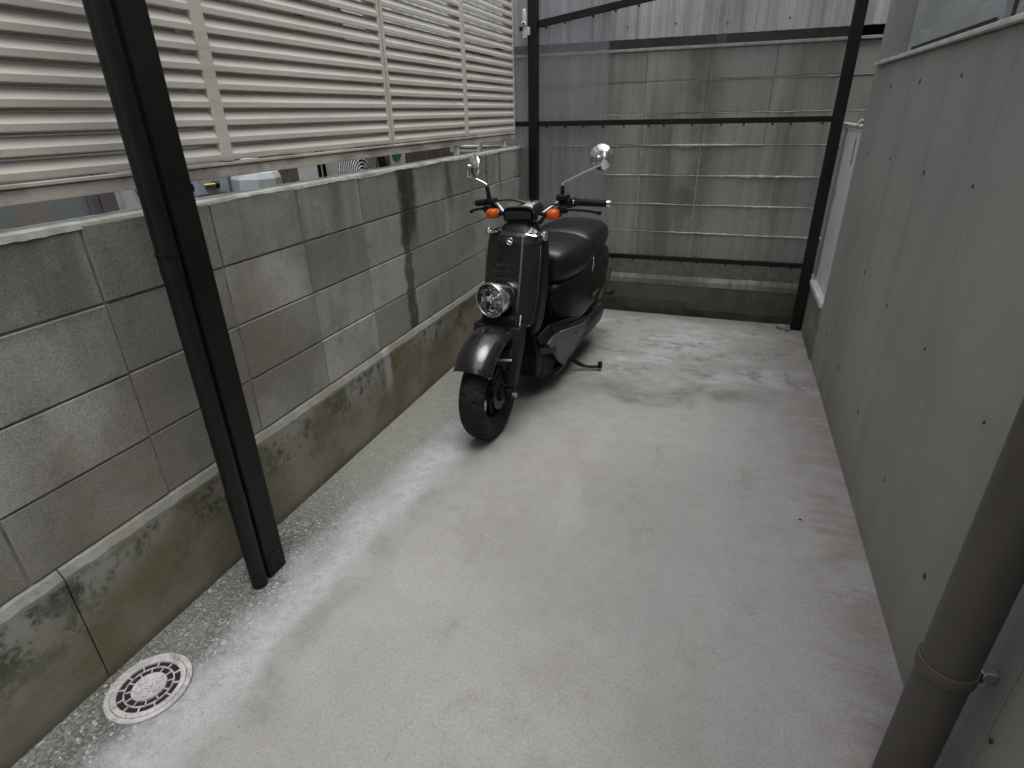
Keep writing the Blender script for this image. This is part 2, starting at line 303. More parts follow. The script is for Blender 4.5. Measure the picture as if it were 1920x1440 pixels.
M = {
 'floor': mat_floor(), 'block': mat_block(), 'rblock': mat_block(True), 'footing': mat_footing(), 'cast': mat_cast(),
 'mortar': simple('grey_mortar', (.20, .195, .175), .95, var=.35, scale=12, bump=.4),
 'cap': simple('cap_mortar', (.36, .365, .325), .95, var=.3, scale=10, bump=.5),
 'bead': simple('squeezed_mortar', (.62, .62, .57), .95, var=.25, scale=25, bump=.5),
 'rmortar': simple('rear_wall_mortar', (.17, .17, .155), .95, var=.2, scale=25, bump=.4),
 'louvre': mat_louvre(), 'brown': mat_brown(), 'pipe': mat_pipe(), 'drain': mat_drain(), 'mesh': mat_mesh(), 'siding': mat_siding(),
 'sheet': mat_sheet('clear_ribbed_sheet', .13, (.95, .965, .95), (.36, .37, .33)),
 'sheet_hazy': mat_sheet('clouded_ribbed_sheet', .46, (.90, .91, .93), (.44, .445, .475)),
 'dark': simple('black_void', (.012, .011, .010), .9), 'ground': simple('dirt_ground', (.11, .10, .085), .95, var=.3, scale=3, bump=.5),  # black_void: near-black colour serving as shade in slots and recesses
 'asphalt': simple('asphalt', (.05, .05, .05), .9, var=.25, scale=40, bump=.4),
 'flank': mat_paint('black_satin_paint', (.0045, .0045, .005), 0.0, .3, .15), 'black': mat_paint('black_gloss_paint', (.0055, .0055, .006)), 'fender': mat_paint('dark_brown_metallic_paint', (.012, .010, .010), .18, .25),
 'plastic': simple('black_plastic', (.0042, .0042, .0045), .5, var=.2, scale=30, Specular_IOR_Level=.3), 'greyplastic': simple('silver_grey_plastic', (.085, .085, .088), .5, var=.15, scale=20),
 'darkgrey': simple('charcoal_plastic', (.019, .019, .020), .45, var=.2, scale=20),
 'chrome': simple('chrome', (.78, .78, .78), .12, 1.0, var=.04, scale=8), 'steel': simple('dull_steel', (.42, .41, .39), .38, 1.0, var=.2, scale=25),
 'reflector': simple('lamp_reflector', (.85, .86, .88), .14, 1.0, var=.03), 'rubber': mat_rubber(), 'seat': mat_seat(), 'amber': mat_amber(),
 'glass': mat_glass('clear_glass', (.93, .95, .95)), 'mirror': simple('mirror_glass', (.85, .86, .86), .1, 1.0, var=.01),
 'alu': simple('grey_aluminium', (.44, .45, .45), .42, .5, var=.1, scale=6), 'frost': simple('frosted_window_glass', (.31, .335, .325), .25, var=.12, scale=3),
 'whitemetal': simple('white_painted_metal', (.62, .62, .60), .45, var=.12, scale=8), 'sill': simple('pale_sill', (.50, .50, .47), .6, var=.15, scale=15, bump=.2),
 'acwhite': simple('white_appliance_casing', (.82, .84, .86), .45, var=.05), 'bluegrey': simple('pale_blue_casing', (.70, .80, .92), .4, var=.08),  # colours lightened and blued to stand in for bright bluish light behind the wall
 'ctn': simple('cloudy_plastic', (.76, .85, .93), .25, var=.1), 'brownwall': simple('brown_render_wall', (.165, .135, .11), .9, var=.3, scale=20, bump=.4),  # cloudy_plastic tinted blue-white to carry that same bluish light
 'wall2': simple('pale_house_wall', (.34, .33, .31), .9, var=.15, scale=6, bump=.2), 'purple': simple('mauve_metal', (.22, .20, .23), .5),
 'pot': simple('terracotta', (.20, .075, .05), .85, var=.25, scale=25, bump=.3), 'wired': mat_wired(), 'green': simple('green_print', (.03, .22, .09), .5, var=.05),
 'offwhite': simple('off_white_plastic', (.52, .51, .47), .5, var=.12, scale=30), 'brass': simple('brass', (.55, .42, .15), .35, 1.0),
 'rust': simple('rusty_iron', (.14, .06, .035), .85, var=.35, scale=40, bump=.3), 'pink': simple('faded_pink_flashing', (.40, .33, .32), .7, var=.15, scale=10),
 'flashing': simple('pale_flashing', (.42, .41, .38), .6, var=.2, scale=10), 'stone': simple('grey_rubble', (.20, .195, .175), .95, var=.3, scale=30, bump=.6),
 'concrete2': simple('grey_shelf_concrete', (.17, .17, .15), .9, var=.25, scale=12, bump=.3), 'olive': simple('stained_low_wall', (.19, .18, .14), .9, var=.25, scale=6, bump=.3),
 'hole': simple('tie_hole_mortar', (.075, .072, .062), .95, var=.5, scale=90, bump=.5),
 'rfoot': simple('dark_damp_footing', (.085, .078, .055), .9, var=.4, scale=7, bump=.4),
 'vbead': simple('pale_pointing', (.40, .40, .37), .95, var=.35, scale=30, bump=.4),
 'red': simple('red_lens', (.35, .01, .01), .15),
}

def mat_ledge():
    t = NT('streaked_mortar_ledge'); v = t.noise(1, 5, .7, t.scale(t.pos, 22, 1, 5)); v2 = t.noise(1, 3, .5, t.scale(t.pos, 3, 1, 1))
    c = t.mix(t.ss(v, .35, .7), (.20, .195, .16), (.37, .37, .335)); c = t.mix(t.mul(t.ss(v2, .4, .62), .85), c, (.15, .14, .10)); c = t.mix(t.mul(t.ss(t.noise(24, 5, .7), .48, .68), .6), c, (.11, .105, .08))
    return t.done(t.bsdf(c, .9))
M['ledge'] = mat_ledge()
# ------------------------------------------------------------------ mesh helpers
class MB:
    def __init__(s): s.v = []; s.f = []
    def add(s, vs, fs):
        o = len(s.v); s.v += [tuple(p) for p in vs]; s.f += [tuple(i + o for i in f) for f in fs]; return s
    def box(s, x0, x1, y0, y1, z0, z1, b=0.0):
        if b <= 0:
            vs = [(x, y, z) for x in (x0, x1) for y in (y0, y1) for z in (z0, z1)]
            return s.add(vs, [(0, 1, 3, 2), (4, 6, 7, 5), (0, 4, 5, 1), (2, 3, 7, 6), (0, 2, 6, 4), (1, 5, 7, 3)])
        bm = bmesh.new(); bmesh.ops.create_cube(bm, size=1)
        for v in bm.verts: v.co = ((x0 + x1) / 2 + v.co.x * (x1 - x0), (y0 + y1) / 2 + v.co.y * (y1 - y0), (z0 + z1) / 2 + v.co.z * (z1 - z0))
        bmesh.ops.bevel(bm, geom=bm.edges[:], offset=b, segments=2, affect='EDGES', profile=.5)
        return s.bm(bm)
    def bm(s, bm):
        bm.verts.index_update(); s.add([v.co[:] for v in bm.verts], [[v.index for v in f.verts] for f in bm.faces]); bm.free(); return s
    def tube(s, pts, r, n=10, caps=True):
        pts = [Vector(p) for p in pts]; rs = r if isinstance(r, (list, tuple)) else [r] * len(pts)
        ring = []; prev = None
        for i, p in enumerate(pts):
            t = (pts[min(i + 1, len(pts) - 1)] - pts[max(i - 1, 0)]).normalized()
            if prev is None:
                a = Vector((0, 0, 1)) if abs(t.z) < .9 else Vector((1, 0, 0)); nx = t.cross(a).normalized()
            else: nx = (prev - t * prev.dot(t)).normalized()
            prev = nx; ny = t.cross(nx)
            ring.append([p + (nx * math.cos(2 * math.pi * k / n) + ny * math.sin(2 * math.pi * k / n)) * rs[i] for k in range(n)])
        return s.loft(ring, True, caps)
    def loft(s, rings, closed=True, caps=True):
        n = len(rings[0]); vs = [p for r in rings for p in r]; fs = []
        for i in range(len(rings) - 1):
            for k in range(n if closed else n - 1):
                a, b = i * n + k, i * n + (k + 1) % n
                fs.append((a, b, b + n, a + n))
        if caps and closed:
            fs.append(tuple(range(n - 1, -1, -1))); fs.append(tuple((len(rings) - 1) * n + k for k in range(n)))
        return s.add(vs, fs)
    def lathe(s, prof, center, axis, n=32, closed=False):
        c = Vector(center); ax = Vector(axis).normalized()
        a = Vector((0, 0, 1)) if abs(ax.z) < .9 else Vector((1, 0, 0)); nx = ax.cross(a).normalized(); ny = ax.cross(nx)
        rings = [[c + ax * h + (nx * math.cos(2 * math.pi * k / n) + ny * math.sin(2 * math.pi * k / n)) * max(r, 1e-5) for k in range(n)] for r, h in prof]
        if closed: rings.append(rings[0])
        return s.loft(rings, True, False)
    def xf(s, fn): s.v = [tuple(fn(Vector(p))) for p in s.v]; return s
    def build(s, name, mat, parent=None, smooth=False, auto=None, mods=()):
        me = bpy.data.meshes.new(name); me.from_pydata(s.v, [], s.f)
        bm = bmesh.new(); bm.from_mesh(me); bmesh.ops.remove_doubles(bm, verts=bm.verts, dist=1e-6); bmesh.ops.recalc_face_normals(bm, faces=bm.faces)
        bm.to_mesh(me); bm.free()
        me.materials.append(M[mat] if isinstance(mat, str) else mat)
        if smooth: me.polygons.foreach_set('use_smooth', [True] * len(me.polygons))
        if auto is not None: me.set_sharp_from_angle(angle=R(auto))
        o = bpy.data.objects.new(name, me); col.objects.link(o)
        if parent: o.parent = parent
        for typ, kw in mods:
            md = o.modifiers.new(typ.lower(), typ)
            for k, v in kw.items(): setattr(md, k, v)
        return o
def tag(o, label=None, cat=None, group=None, kind=None):
    for k, v in (('label', label), ('category', cat), ('group', group), ('kind', kind)):
        if v: o[k] = v
    return o
def empty(name, loc, label=None, cat=None, group=None):
    o = bpy.data.objects.new(name, None); col.objects.link(o); o.location = loc; o.empty_display_size = .1
    return tag(o, label, cat, group)
def share(o, parent, loc=None, name=None):
    c = o.copy(); col.objects.link(c); c.parent = parent
    c.matrix_parent_inverse = o.matrix_parent_inverse.copy()
    if loc is not None: c.location = loc
    return c
def lerp(a, b, t): return a + (b - a) * t
def spline(pts, n=6):
    pts = [Vector(p) for p in pts]; out = []
    for i in range(len(pts) - 1):
        p0, p1, p2, p3 = pts[max(i - 1, 0)], pts[i], pts[i + 1], pts[min(i + 2, len(pts) - 1)]
        for k in range(n):
            t = k / n
            out.append(.5 * ((2 * p1) + (p2 - p0) * t + (2 * p0 - 5 * p1 + 4 * p2 - p3) * t * t + (3 * p1 - p0 - 3 * p2 + p3) * t ** 3))
    out.append(pts[-1]); return out

# ================================================================== SETTING
g = MB().box(-60, 60, -60, 80, -.5, -.13); tag(g.build('ground', 'ground'), kind='structure')
# slab with gentle unevenness
mb = MB(); nx_, ny_ = 40, 120
X0, X1, Y0, Y1 = 0.0, 2.2, -1.95, 4.335
vs = [(lerp(X0, X1, i / nx_), lerp(Y0, Y1, j / ny_), 0) for j in range(ny_ + 1) for i in range(nx_ + 1)]
fs = [(j * (nx_ + 1) + i, j * (nx_ + 1) + i + 1, (j + 1) * (nx_ + 1) + i + 1, (j + 1) * (nx_ + 1) + i) for j in range(ny_) for i in range(nx_)]
mb.add(vs, fs); mb.add([(X0, Y1, 0), (X1, Y1, 0), (X1, Y1, -.13), (X0, Y1, -.13)], [(0, 1, 2, 3)])
tag(mb.build('floor', 'floor'), kind='structure')
tag(MB().box(-9, .25, -2.3, -1.9, -.13, 4.6).box(1.45, 9, -2.3, -1.9, -.13, 4.6).build('unseen_wall_behind', 'wall2'), kind='structure')   # unseen wall, added to darken camera-facing sides; the street passage brightens reflections

# ---------------------------------------------------------------- left block wall
lw = empty('block_wall', (0, 0, 0), 'grey concrete block wall with a dark algae streak, under the beige louvre screens', 'wall')
H, Y_0 = 1.1998, .9784
ys = [Y_0 + .4 * k for k in range(-5, 9)] + [4.44]
MB().box(-.098, -.0045, ys[0] + .001, 4.438, .36, 1.190).build('mortar_core', 'mortar', lw)
random.seed(3)
def jblock(x0, x1, y0, y1, z0, z1, b=.004):
    return MB().box(x0, x1, y0, y1, z0, z1, b)
proto = jblock(-.100, 0, -.1973, .1973, -.0973, .0973, .003).build('block', 'block', lw)
first = True
for n in range(4):
    zc = H - .1 - .2 * n
    for i in range(len(ys) - 1):
        y0, y1 = ys[i], ys[i + 1]
        full = abs(y1 - y0 - .4) < .01
        jx = random.uniform(-.0018, .0018)
        if full:
            if first: o = proto; first = False
            else: o = share(proto, lw)
            o.location = (jx, (y0 + y1) / 2 + random.uniform(-.001, .001), zc)
        else:
            o = jblock(-.100, 0, -(y1 - y0) / 2 + .004, (y1 - y0) / 2 - .002, -.0965, .0965).build('block', 'block', lw); o.location = (jx, (y0 + y1) / 2, zc)
# rough mortar cap on top
mb = MB(); N = 260; prof = [(-.104, -.012), (-.098, .004), (-.02, .007), (-.002, .003), (.002, -.006)]
rings = []
for k in range(N + 1):
    y = lerp(ys[0], 4.44, k / N); r1, r2 = random.uniform(-1, 1), random.uniform(-1, 1)
    wv = math.sin(y * 9) * math.sin(y * 4.3 + 1); dz = [0, r1 * .0006, r1 * .0006, r2 * .0008, r2 * .0022 + wv * .005 - .002]; dx = [0, 0, 0, r1 * .0007, r1 * .0007]
    rings.append([(px + dx[i], y, H + pz + dz[i]) for i, (px, pz) in enumerate(prof)])
mb.loft(rings).build('cap', 'cap', lw)
# footing, two castings, sloped top ledge
for y0, y1 in ((-1.2, .635), (.639, 4.44)):
    mb = MB(); N = int((y1 - y0) * 40); rings = []
    for k in range(N + 1):
        y = lerp(y0, y1, k / N); a = random.uniform(-1, 1); b = random.uniform(-1, 1)
        rings.append([(-.12, y, -.12), (-.12, y, .36), (-.004, y, .3985 + .001 * a), (.004 + .001 * b, y, .392 + .002 * a), (.013 + .0015 * b, y, .369 + .003 * a), (.012, y, .34), (.010 + .0004 * a, y, .1), (.008, y, -.12)])
    mb.loft(rings).build('footing', 'footing', lw)

# ---------------------------------------------------------------- beige louvre screens
def louvre(y0, y1, label):
    XL = -.028; root = empty('louvre_screen', (XL, y0, 1.25), label, 'screen', 'beige louvre screens on the block wall')
    top = 2.27; ym = (y0 + y1) / 2
    def part(name, *a, b=.002): return MB().box(*a, b).build(name, 'louvre', root)
    # everything relative to the root
    L = y1 - y0
    part('bottom_rail', -.030, .010, .002, L - .002, .011, .043)
    part('drip_edge', -.020, .016, .002, L - .002, .0455, .0555)
    part('top_rail', -.03, .012, .002, L - .002, top - 1.25, top - 1.25 + .04)
    part('stile', -.06, .014, .002, .0205, .058, top - 1.252); part('stile', -.06, .014, L - .0205, L - .002, .058, top - 1.252)
    part('mullion', -.06, .017, L / 2 - .0225, L / 2 + .0225, .058, top - 1.252)
    for s0, s1 in ((.021, L / 2 - .023), (L / 2 + .023, L - .021)):
        pr = None; z = .060
        while z < top - 1.25 - .05:
            if pr is None:
                # blade: steep lower lip, then a curved upper face running back and up
                prof = [(.0115, .0), (.0135, .0025), (.0135, .0175), (.0115, .0205), (.002, .036), (-.002, .0410), (-.007, .0425), (-.054, .0432), (-.056, .060), (-.0575, .060), (-.0555, .0415), (-.008, .0405), (.009, .018), (.009, .0025)]
                rings = [[(px, yy, pz) for px, pz in prof] for yy in (s0, s1)]
                pr = MB().loft(rings).build('slat', 'louvre', root, smooth=True, auto=24); o = pr; o.location = (0, 0, z)
            else: share(pr, root, (0, 0, z))
            z += .0495
    return root
def feet(root, y0, ylist, mat='whitemetal'):
    for y in ylist:
        MB().box(-.020, .004, y - y0 - .017, y - y0 + .017, -.039, .0108, .002).build('foot', mat, root)
JN = (-1.51, .495, 2.52, 4.225)
l3 = louvre(.500, 2.517, 'middle beige louvre screen behind the dark near post')
l2 = louvre(-1.51, .494, 'nearest beige louvre screen at the left edge, left of the near post')
XL = -.028
l1 = louvre(2.523, 4.235, 'far beige louvre screen ending at the clear sheets by the back corner')
feet(l1, 2.523, (3.26, 4.05)); feet(l2, -1.51, (-.5,)); feet(l3, .5, (.55,))
o = MB().box(-.03, -.006, -.015, .015, -.05, .05, .002).build('brace', 'whitemetal', l1); o.location = (-.035, 3.72 - 2.523, -.03); o.rotation_euler = (R(-14), 0, 0)

# ---------------------------------------------------------------- rear block wall behind the clear sheets
bw = empty('rear_block_wall', (1.2, 4.46, 0), 'stained concrete block wall with squeezed-out mortar, seen behind the clear sheets', 'wall')
def bwp(mb, name, mat, **k):
    o = mb.build(name, mat, bw, **k); o.matrix_parent_inverse = Matrix.Translation((-1.2, -4.46, 0)); return o
YB = 4.46
bwp(MB().box(-1.0, 4.2, YB + .006, YB + .12, -.13, 1.78), 'mortar_core', 'rmortar')
xs = [.864 + .405 * k for k in range(-4, 8)]
bp = {}
random.seed(11)
for n in range(7):
    z0 = .4 + .2 * n; hh = .2 if n < 6 else .184
    for i in range(len(xs) - 1):
        key = n == 6
        if key not in bp:
            bp[key] = bwp(MB().box(-.2016, .2016, 0, .09, -hh / 2 + .003, hh / 2 - .003, .006), 'block', 'rblock'); o = bp[key]
        else: o = share(bp[key], bw)
        o.location = ((xs[i] + xs[i + 1]) / 2 + random.uniform(-.002, .002), YB + random.uniform(-.003, .003), z0 + hh / 2)
def bead(z, amp, x0=-.6, x1=3.6):
    N = 420; rings = []; ph = random.uniform(0, 9); a = 0
    for k in range(N + 1):
        x = lerp(x0, x1, k / N); a = a * .7 + random.uniform(-1, 1) * .5
        env = max(.12, .55 + .6 * math.sin(x * 5.1 + ph) * math.sin(x * 1.7 + ph * 2)); h = amp * env * (.6 + .5 * abs(a)); d = h * 1.3
        zz = z + a * .0025
        rings.append([(x, YB + .01, zz + h * .6 + .002), (x, YB - d, zz + h * .25), (x, YB - d * .9, zz - h * .5), (x, YB + .01, zz - h - .003)])
    bwp(MB().loft(rings), 'mortar_bead', 'bead')
for z, a in ((.6, .014), (.8, .011), (1.0, .013), (1.2, .014), (1.4, .004), (1.6, .004)): bead(z, a)
for i, x in enumerate(xs[3:8]):
    for n in range(4):
        rings = []; 
        for k in range(14):
            zz = lerp(.41 + .2 * n, .59 + .2 * n, k / 13); a = random.uniform(.3, 1)
            rings.append([(x - .006, YB + .01, zz), (x - .004, YB - .003 * a, zz), (x + .004, YB - .003 * a, zz), (x + .006, YB + .01, zz)])
        bwp(MB().loft(rings), 'mortar_bead', 'vbead')
# footing of the rear wall: pale lumpy ledge over a stained face
rings = []
for k in range(160):
    x = lerp(-1, 4.2, k / 159); a = random.uniform(-1, 1)
    rings.append([(x, YB + .05, -.13), (x, YB - .02, -.13), (x, YB - .024 + .003 * a, .18), (x, YB - .02 + .004 * a, .215 + .01 * a), (x, YB + .012, .255 + .012 * a), (x, YB + .05, .26)])
bwp(MB().loft(rings), 'footing', 'rfoot')
rings = []
for k in range(160):
    x = lerp(-1, 4.2, k / 159); a = random.uniform(-1, 1); e = .5 + .5 * math.sin(x * 3.3 + 1)
    rings.append([(x, YB + .02, .205), (x, YB - .029 - .001 * a, .208 + .002 * a), (x, YB - .026 + .001 * a, .245 + .003 * a), (x, YB - .006, .268 + .004 * a + .006 * e), (x, YB + .02, .272)])
bwp(MB().loft(rings), 'mortar_ledge', 'ledge')
bwp(MB().box(-1, 4.2, YB - .016, YB + .11, 1.784, 1.803, .004), 'coping_flashing', 'pink')
# neighbour's corrugated metal wall above
nb = empty('corrugated_shed', (1.5, 4.5, 1.86), 'white corrugated metal shed wall above the rear block wall', 'shed')
P = .0763; N = int(6.2 / P * 10); rings = []
for k in range(N + 1):
    x = -1.5 + 6.2 * k / N; d = .009 * math.cos(2 * math.pi * x / P)
    rings.append([(x, YB - .012 + d, 1.858), (x, YB - .012 + d, 4.2)])
def nbp(mb, name, mat, **k):
    o = mb.build(name, mat, nb, **k); o.matrix_parent_inverse = Matrix.Translation((-1.5, -4.5, -1.86)); return o
nbp(MB().loft(rings, False, False), 'cladding', 'siding', smooth=True)
nbp(MB().box(-1.6, 4.8, YB + .09, 7.5, 1.80, 4.2), 'recess_shade_wall', 'dark')  # near-black body stands in for the shadow gap under the cladding
rings = [[(x, YB - .03, z) , (x, YB - .03 - .0, z + .001)] for x, z in ((0, 0), (1, 0))]
for xx, zz in ((1.03, 1.93), (1.35, 1.92), (1.71, 1.92), (.72, 1.93)):
    nbp(MB().lathe([(0, -.006), (.006, -.005), (.007, 0), (.003, .004)], (xx, YB - .020, zz), (0, 1, 0), 10), 'screw', 'rust', smooth=True)

# ---------------------------------------------------------------- carport back frame with clear sheets
fr = empty('sheet_frame', (.12, 4.27, 0), 'dark brown metal frame holding clear ribbed sheets across the back end', 'frame')
def frp(mb, name, mat='brown', **k):
    o = mb.build(name, mat, fr, **k); o.matrix_parent_inverse = Matrix.Translation((-.12, -4.27, 0)); return o
frp(MB().box(.088, .150, 4.225, 4.288, .001, 2.75, .003), 'post')
frp(MB().box(2.030, 2.092, 4.225, 4.288, .001, 2.75, .003), 'post')
frp(MB().box(.151, 2.0295, 4.262, 4.287, 1.338, 1.372, .002), 'rail')
frp(MB().box(.151, 2.0295, 4.262, 4.287, .430, .462, .002), 'rail')
frp(MB().box(-.035, .087, 4.262, 4.287, 1.338, 1.372, .002), 'rail')
frp(MB().box(-.035, .087, 4.262, 4.287, .430, .462, .002), 'rail')
a = math.atan2(.10, .74); mb = MB().box(0, 1.93, -.0125, .0125, -.021, .021, .002)
mb.xf(lambda p: Vector((.148 + p.x * math.cos(a) - p.z * math.sin(a), 4.2745 + p.y, 1.962 + p.x * math.sin(a) + p.z * math.cos(a))))
frp(mb, 'sloping_rail')
def sheet(x0, x1, z0, z1, y, mat, amp=.0013, p=.021):
    N = int((x1 - x0) / p * 8); rings = []
    for k in range(N + 1):
        x = lerp(x0, x1, k / N); d = amp * math.sin(2 * math.pi * x / p)
        rings.append([(x, y + d, z0 + .0), (x, y + d + .002 * math.sin(x * 7), (z0 + z1) / 2), (x, y + d, z1)])
    return frp(MB().loft(rings, False, False), 'sheet', mat, smooth=True)
sheet(-.045, .632, .145, 2.70, 4.297, 'sheet_hazy')
sheet(.58, 1.36, .120, 2.70, 4.3085, 'sheet')
sheet(1.30, 2.075, .062, 2.70, 4.320, 'sheet')
random.seed(5)
pb = None
def bolt(x, z):
    global pb
    if pb is None:
        pb = frp(MB().lathe([(.0, -.004), (.006, -.003), (.0075, .004), (.0045, .009), (.0045, .02)], (0, 0, 0), (0, 1, 0), 8), 'screw', 'plastic', smooth=True); o = pb
    else: o = share(pb, fr)
    o.location = (x, 4.276, z)
for z in (1.330, .422):
    x = .20
    while x < 2.0: bolt(x + random.uniform(-.03, .03), z); x += .155 if x > .5 else .13
x = .2
while x < 1.9: bolt(x, 1.962 + (x - .148) * math.tan(a) - .029); x += random.uniform(.13, .2)

# ---------------------------------------------------------------- near post and downpipe
np_ = empty('steel_post', (.143, 1.135, 0), 'dark brown square steel post standing near the block wall at left', 'post')
o = MB().box(-.037, .037, -.040, .040, .001, 2.9, .004).build('shaft', 'brown', np_)
o = MB().box(.0375, .0395, -.030, .030, .02, .09, .0008).build('plate', 'brown', np_)
for zz in (.035, .075): MB().lathe([(0, .006), (.005, .005), (.006, 0)], (.0395, .012, zz), (1, 0, 0), 10).build('screw', 'brown', np_, smooth=True)
dp = empty('downpipe', (.163, 1.062, 0), 'thin dark grey rainwater pipe fixed against the near brown post', 'pipe')
dmat = simple('charcoal_pvc', (.007, .0078, .0074), .45, var=.2, scale=6, Specular_IOR_Level=.3)
MB().tube([(0, 0, .002), (0, 0, 2.9)], .0255, 24).build('tube', dmat, dp, smooth=True, auto=40)
for zz in (1.12, .375, 1.95):
    c = MB().lathe([(.0257, -.03), (.0268, -.03), (.0268, .03), (.0257, .03)], (0, 0, zz - .03), (0, 0, 1), 24).build('socket', dmat, dp, smooth=True, auto=40)
    MB().lathe([(.0269, -.003), (.0285, -.0025), (.0285, .0025), (.0269, .003)], (0, 0, zz), (0, 0, 1), 24).build('clamp_ring', dmat, dp, smooth=True, auto=40)
    MB().box(-.004, .004, .028, .033, zz - .01, zz + .012).build('clamp_tab', dmat, dp)

# ---------------------------------------------------------------- building on the right
XW = 2.105
bd = empty('concrete_building', (XW, 3.67, 0), 'cast grey concrete building wall with tie holes along the right side', 'building')
def bdp(mb, name, mat, parent=None, **k):
    o = mb.build(name, mat, parent or bd, **k)
    if parent is None: o.matrix_parent_inverse = Matrix.Translation((-XW, -3.67, 0))
    return o
# wall with a window opening y 1.35..3.535, z 1.60..2.75
holes = [(3.227, 1.50), (2.75, 1.50), (2.286, 1.50), (1.929, 1.222), (2.908, 1.222), (3.372, 1.215), (2.395, 1.215), (3.324, .757), (2.865, .757), (2.40, .745), (1.906, .76), (1.425, .765), (3.36, .29), (2.886, .287), (2.40, .29), (1.897, .292), (1.427, .30), (.964, .303), (.95, .76), (1.425, 1.222), (.95, 1.222)]
WY0, WY1, WZ0, WZ1 = 1.35, 3.530, 1.596, 2.75
mb = MB(); mb.box(XW, XW + .2, -3.5, 3.67, -.13, WZ0); mb.box(XW, XW + .2, WY1, 3.67, WZ0, WZ1); mb.box(XW, XW + .2, -3.5, WY0, WZ0, WZ1); mb.box(XW, XW + .2, -3.5, 3.67, WZ1, 3.1)
mb.box(XW + .2, XW + 3.5, -3.5, -3.3, -.13, 3.1); mb.box(XW + .2, XW + 3.5, 3.47, 3.67, -.13, 3.1); mb.box(XW + .2, XW + 3.5, -3.3, 3.47, 2.9, 3.1)
bdp(mb, 'wall', 'cast')
ph = None
for y, z in holes:
    if ph is None:
        ph = bdp(MB().lathe([(.0145, -.0012), (.0135, -.003), (.006, -.0018), (0, -.0015)], (0, 0, 0), (1, 0, 0), 14), 'tie_hole', 'hole', smooth=True); o = ph
    else: o = share(ph, bd)
    s = random.uniform(.32, .62); o.location = (XW, y, z); o.scale = (1, s * .75, s * 1.1); o.rotation_euler = (random.uniform(-.5, .5), 0, 0)
win = empty('window', (0, 0, 0)); win.parent = bd; win.matrix_parent_inverse = Matrix.Translation((-XW, -3.67, 0))
def wp(mb, name, mat, **k): return bdp(mb, name, mat, win, **k)
wx = XW + .085
wp(MB().box(wx, wx + .05, WY1 - .052, WY1 - .004, WZ0 + .045, WZ1 - .004, .003), 'frame', 'alu')
wp(MB().box(wx, wx + .05, WY0 + .004, WY0 + .05, WZ0 + .045, WZ1 - .004, .003), 'frame', 'alu')
wp(MB().box(wx, wx + .05, WY0 + .004, WY1 - .004, WZ0 + .004, WZ0 + .043, .003), 'frame', 'alu')
wp(MB().box(wx, wx + .05, WY0 + .004, WY1 - .004, WZ1 - .05, WZ1 - .006, .003), 'frame', 'alu')
wp(MB().box(wx - .0035, wx - .001, 2.42, WY1 - .11, WZ0 + .046, WZ0 + .063), 'track', 'dark')
def sash(ya, yb, xo, nm='sash'):
    mb = MB(); z0, z1 = WZ0 + .047, WZ1 - .052
    mb.box(xo, xo + .022, ya, ya + .045, z0, z1, .002).box(xo, xo + .022, yb - .045, yb, z0, z1, .002).box(xo + .0005, xo + .0215, ya + .0455, yb - .0455, z0 + .001, z0 + .07, .002).box(xo + .0005, xo + .0215, ya + .0455, yb - .0455, z1 - .05, z1 - .001, .002)
    wp(mb, nm, 'alu'); wp(MB().box(xo + .009, xo + .014, ya + .046, yb - .046, z0 + .0715, z1 - .051), 'pane', 'frost')
sash(2.40, WY1 - .054, wx + .004); sash(WY0 + .052, 2.37, wx + .028)
bdp(MB().box(XW - .022, XW + .084, 1.1, 3.60, WZ0 + .003, WZ0 + .018, .003), 'sill', 'sill', win)
# low wall and white mesh screen past the building's corner
lo = MB().box(2.098, 2.22, 3.672, 4.42, -.13, .335, .004).build('low_wall', 'olive')
tag(lo, 'low stained wall stub between the concrete building and the right post', 'wall')
ms = empty('mesh_screen', (2.13, 4.05, .34), 'white mesh screen with silver top rail beside the right post', 'screen')
MB().box(-.004, .004, -.37, .37, .03, .955).build('mesh', 'mesh', ms)
MB().box(-.042, .02, -.377, .37, -.004, .026, .004).build('sill', 'whitemetal', ms)
MB().box(-.008, .008, -.37, .37, .956, .966, .002).build('hem', 'offwhite', ms)
MB().tube([(0, -.37, .982), (0, .37, .982)], .0115, 16).build('top_rail', 'whitemetal', ms, smooth=True, auto=40)  # white paint stands in for the bright reflection on the silver rail
MB().tube(spline([(-.006, -.18, .975), (-.016, -.18, 1.0), (0, -.18, 1.016), (.014, -.175, .998), (.012, -.17, .985)]), .004, 8).build('hook', 'whitemetal', ms, smooth=True)
MB().box(-.012, .012, -.165, -.135, .97, 1.008, .003).build('clip', 'brass', ms)
MB().box(-.0075, -.0045, -.16, -.148, .78, .925, .001).build('rust_tag', 'rust', ms)

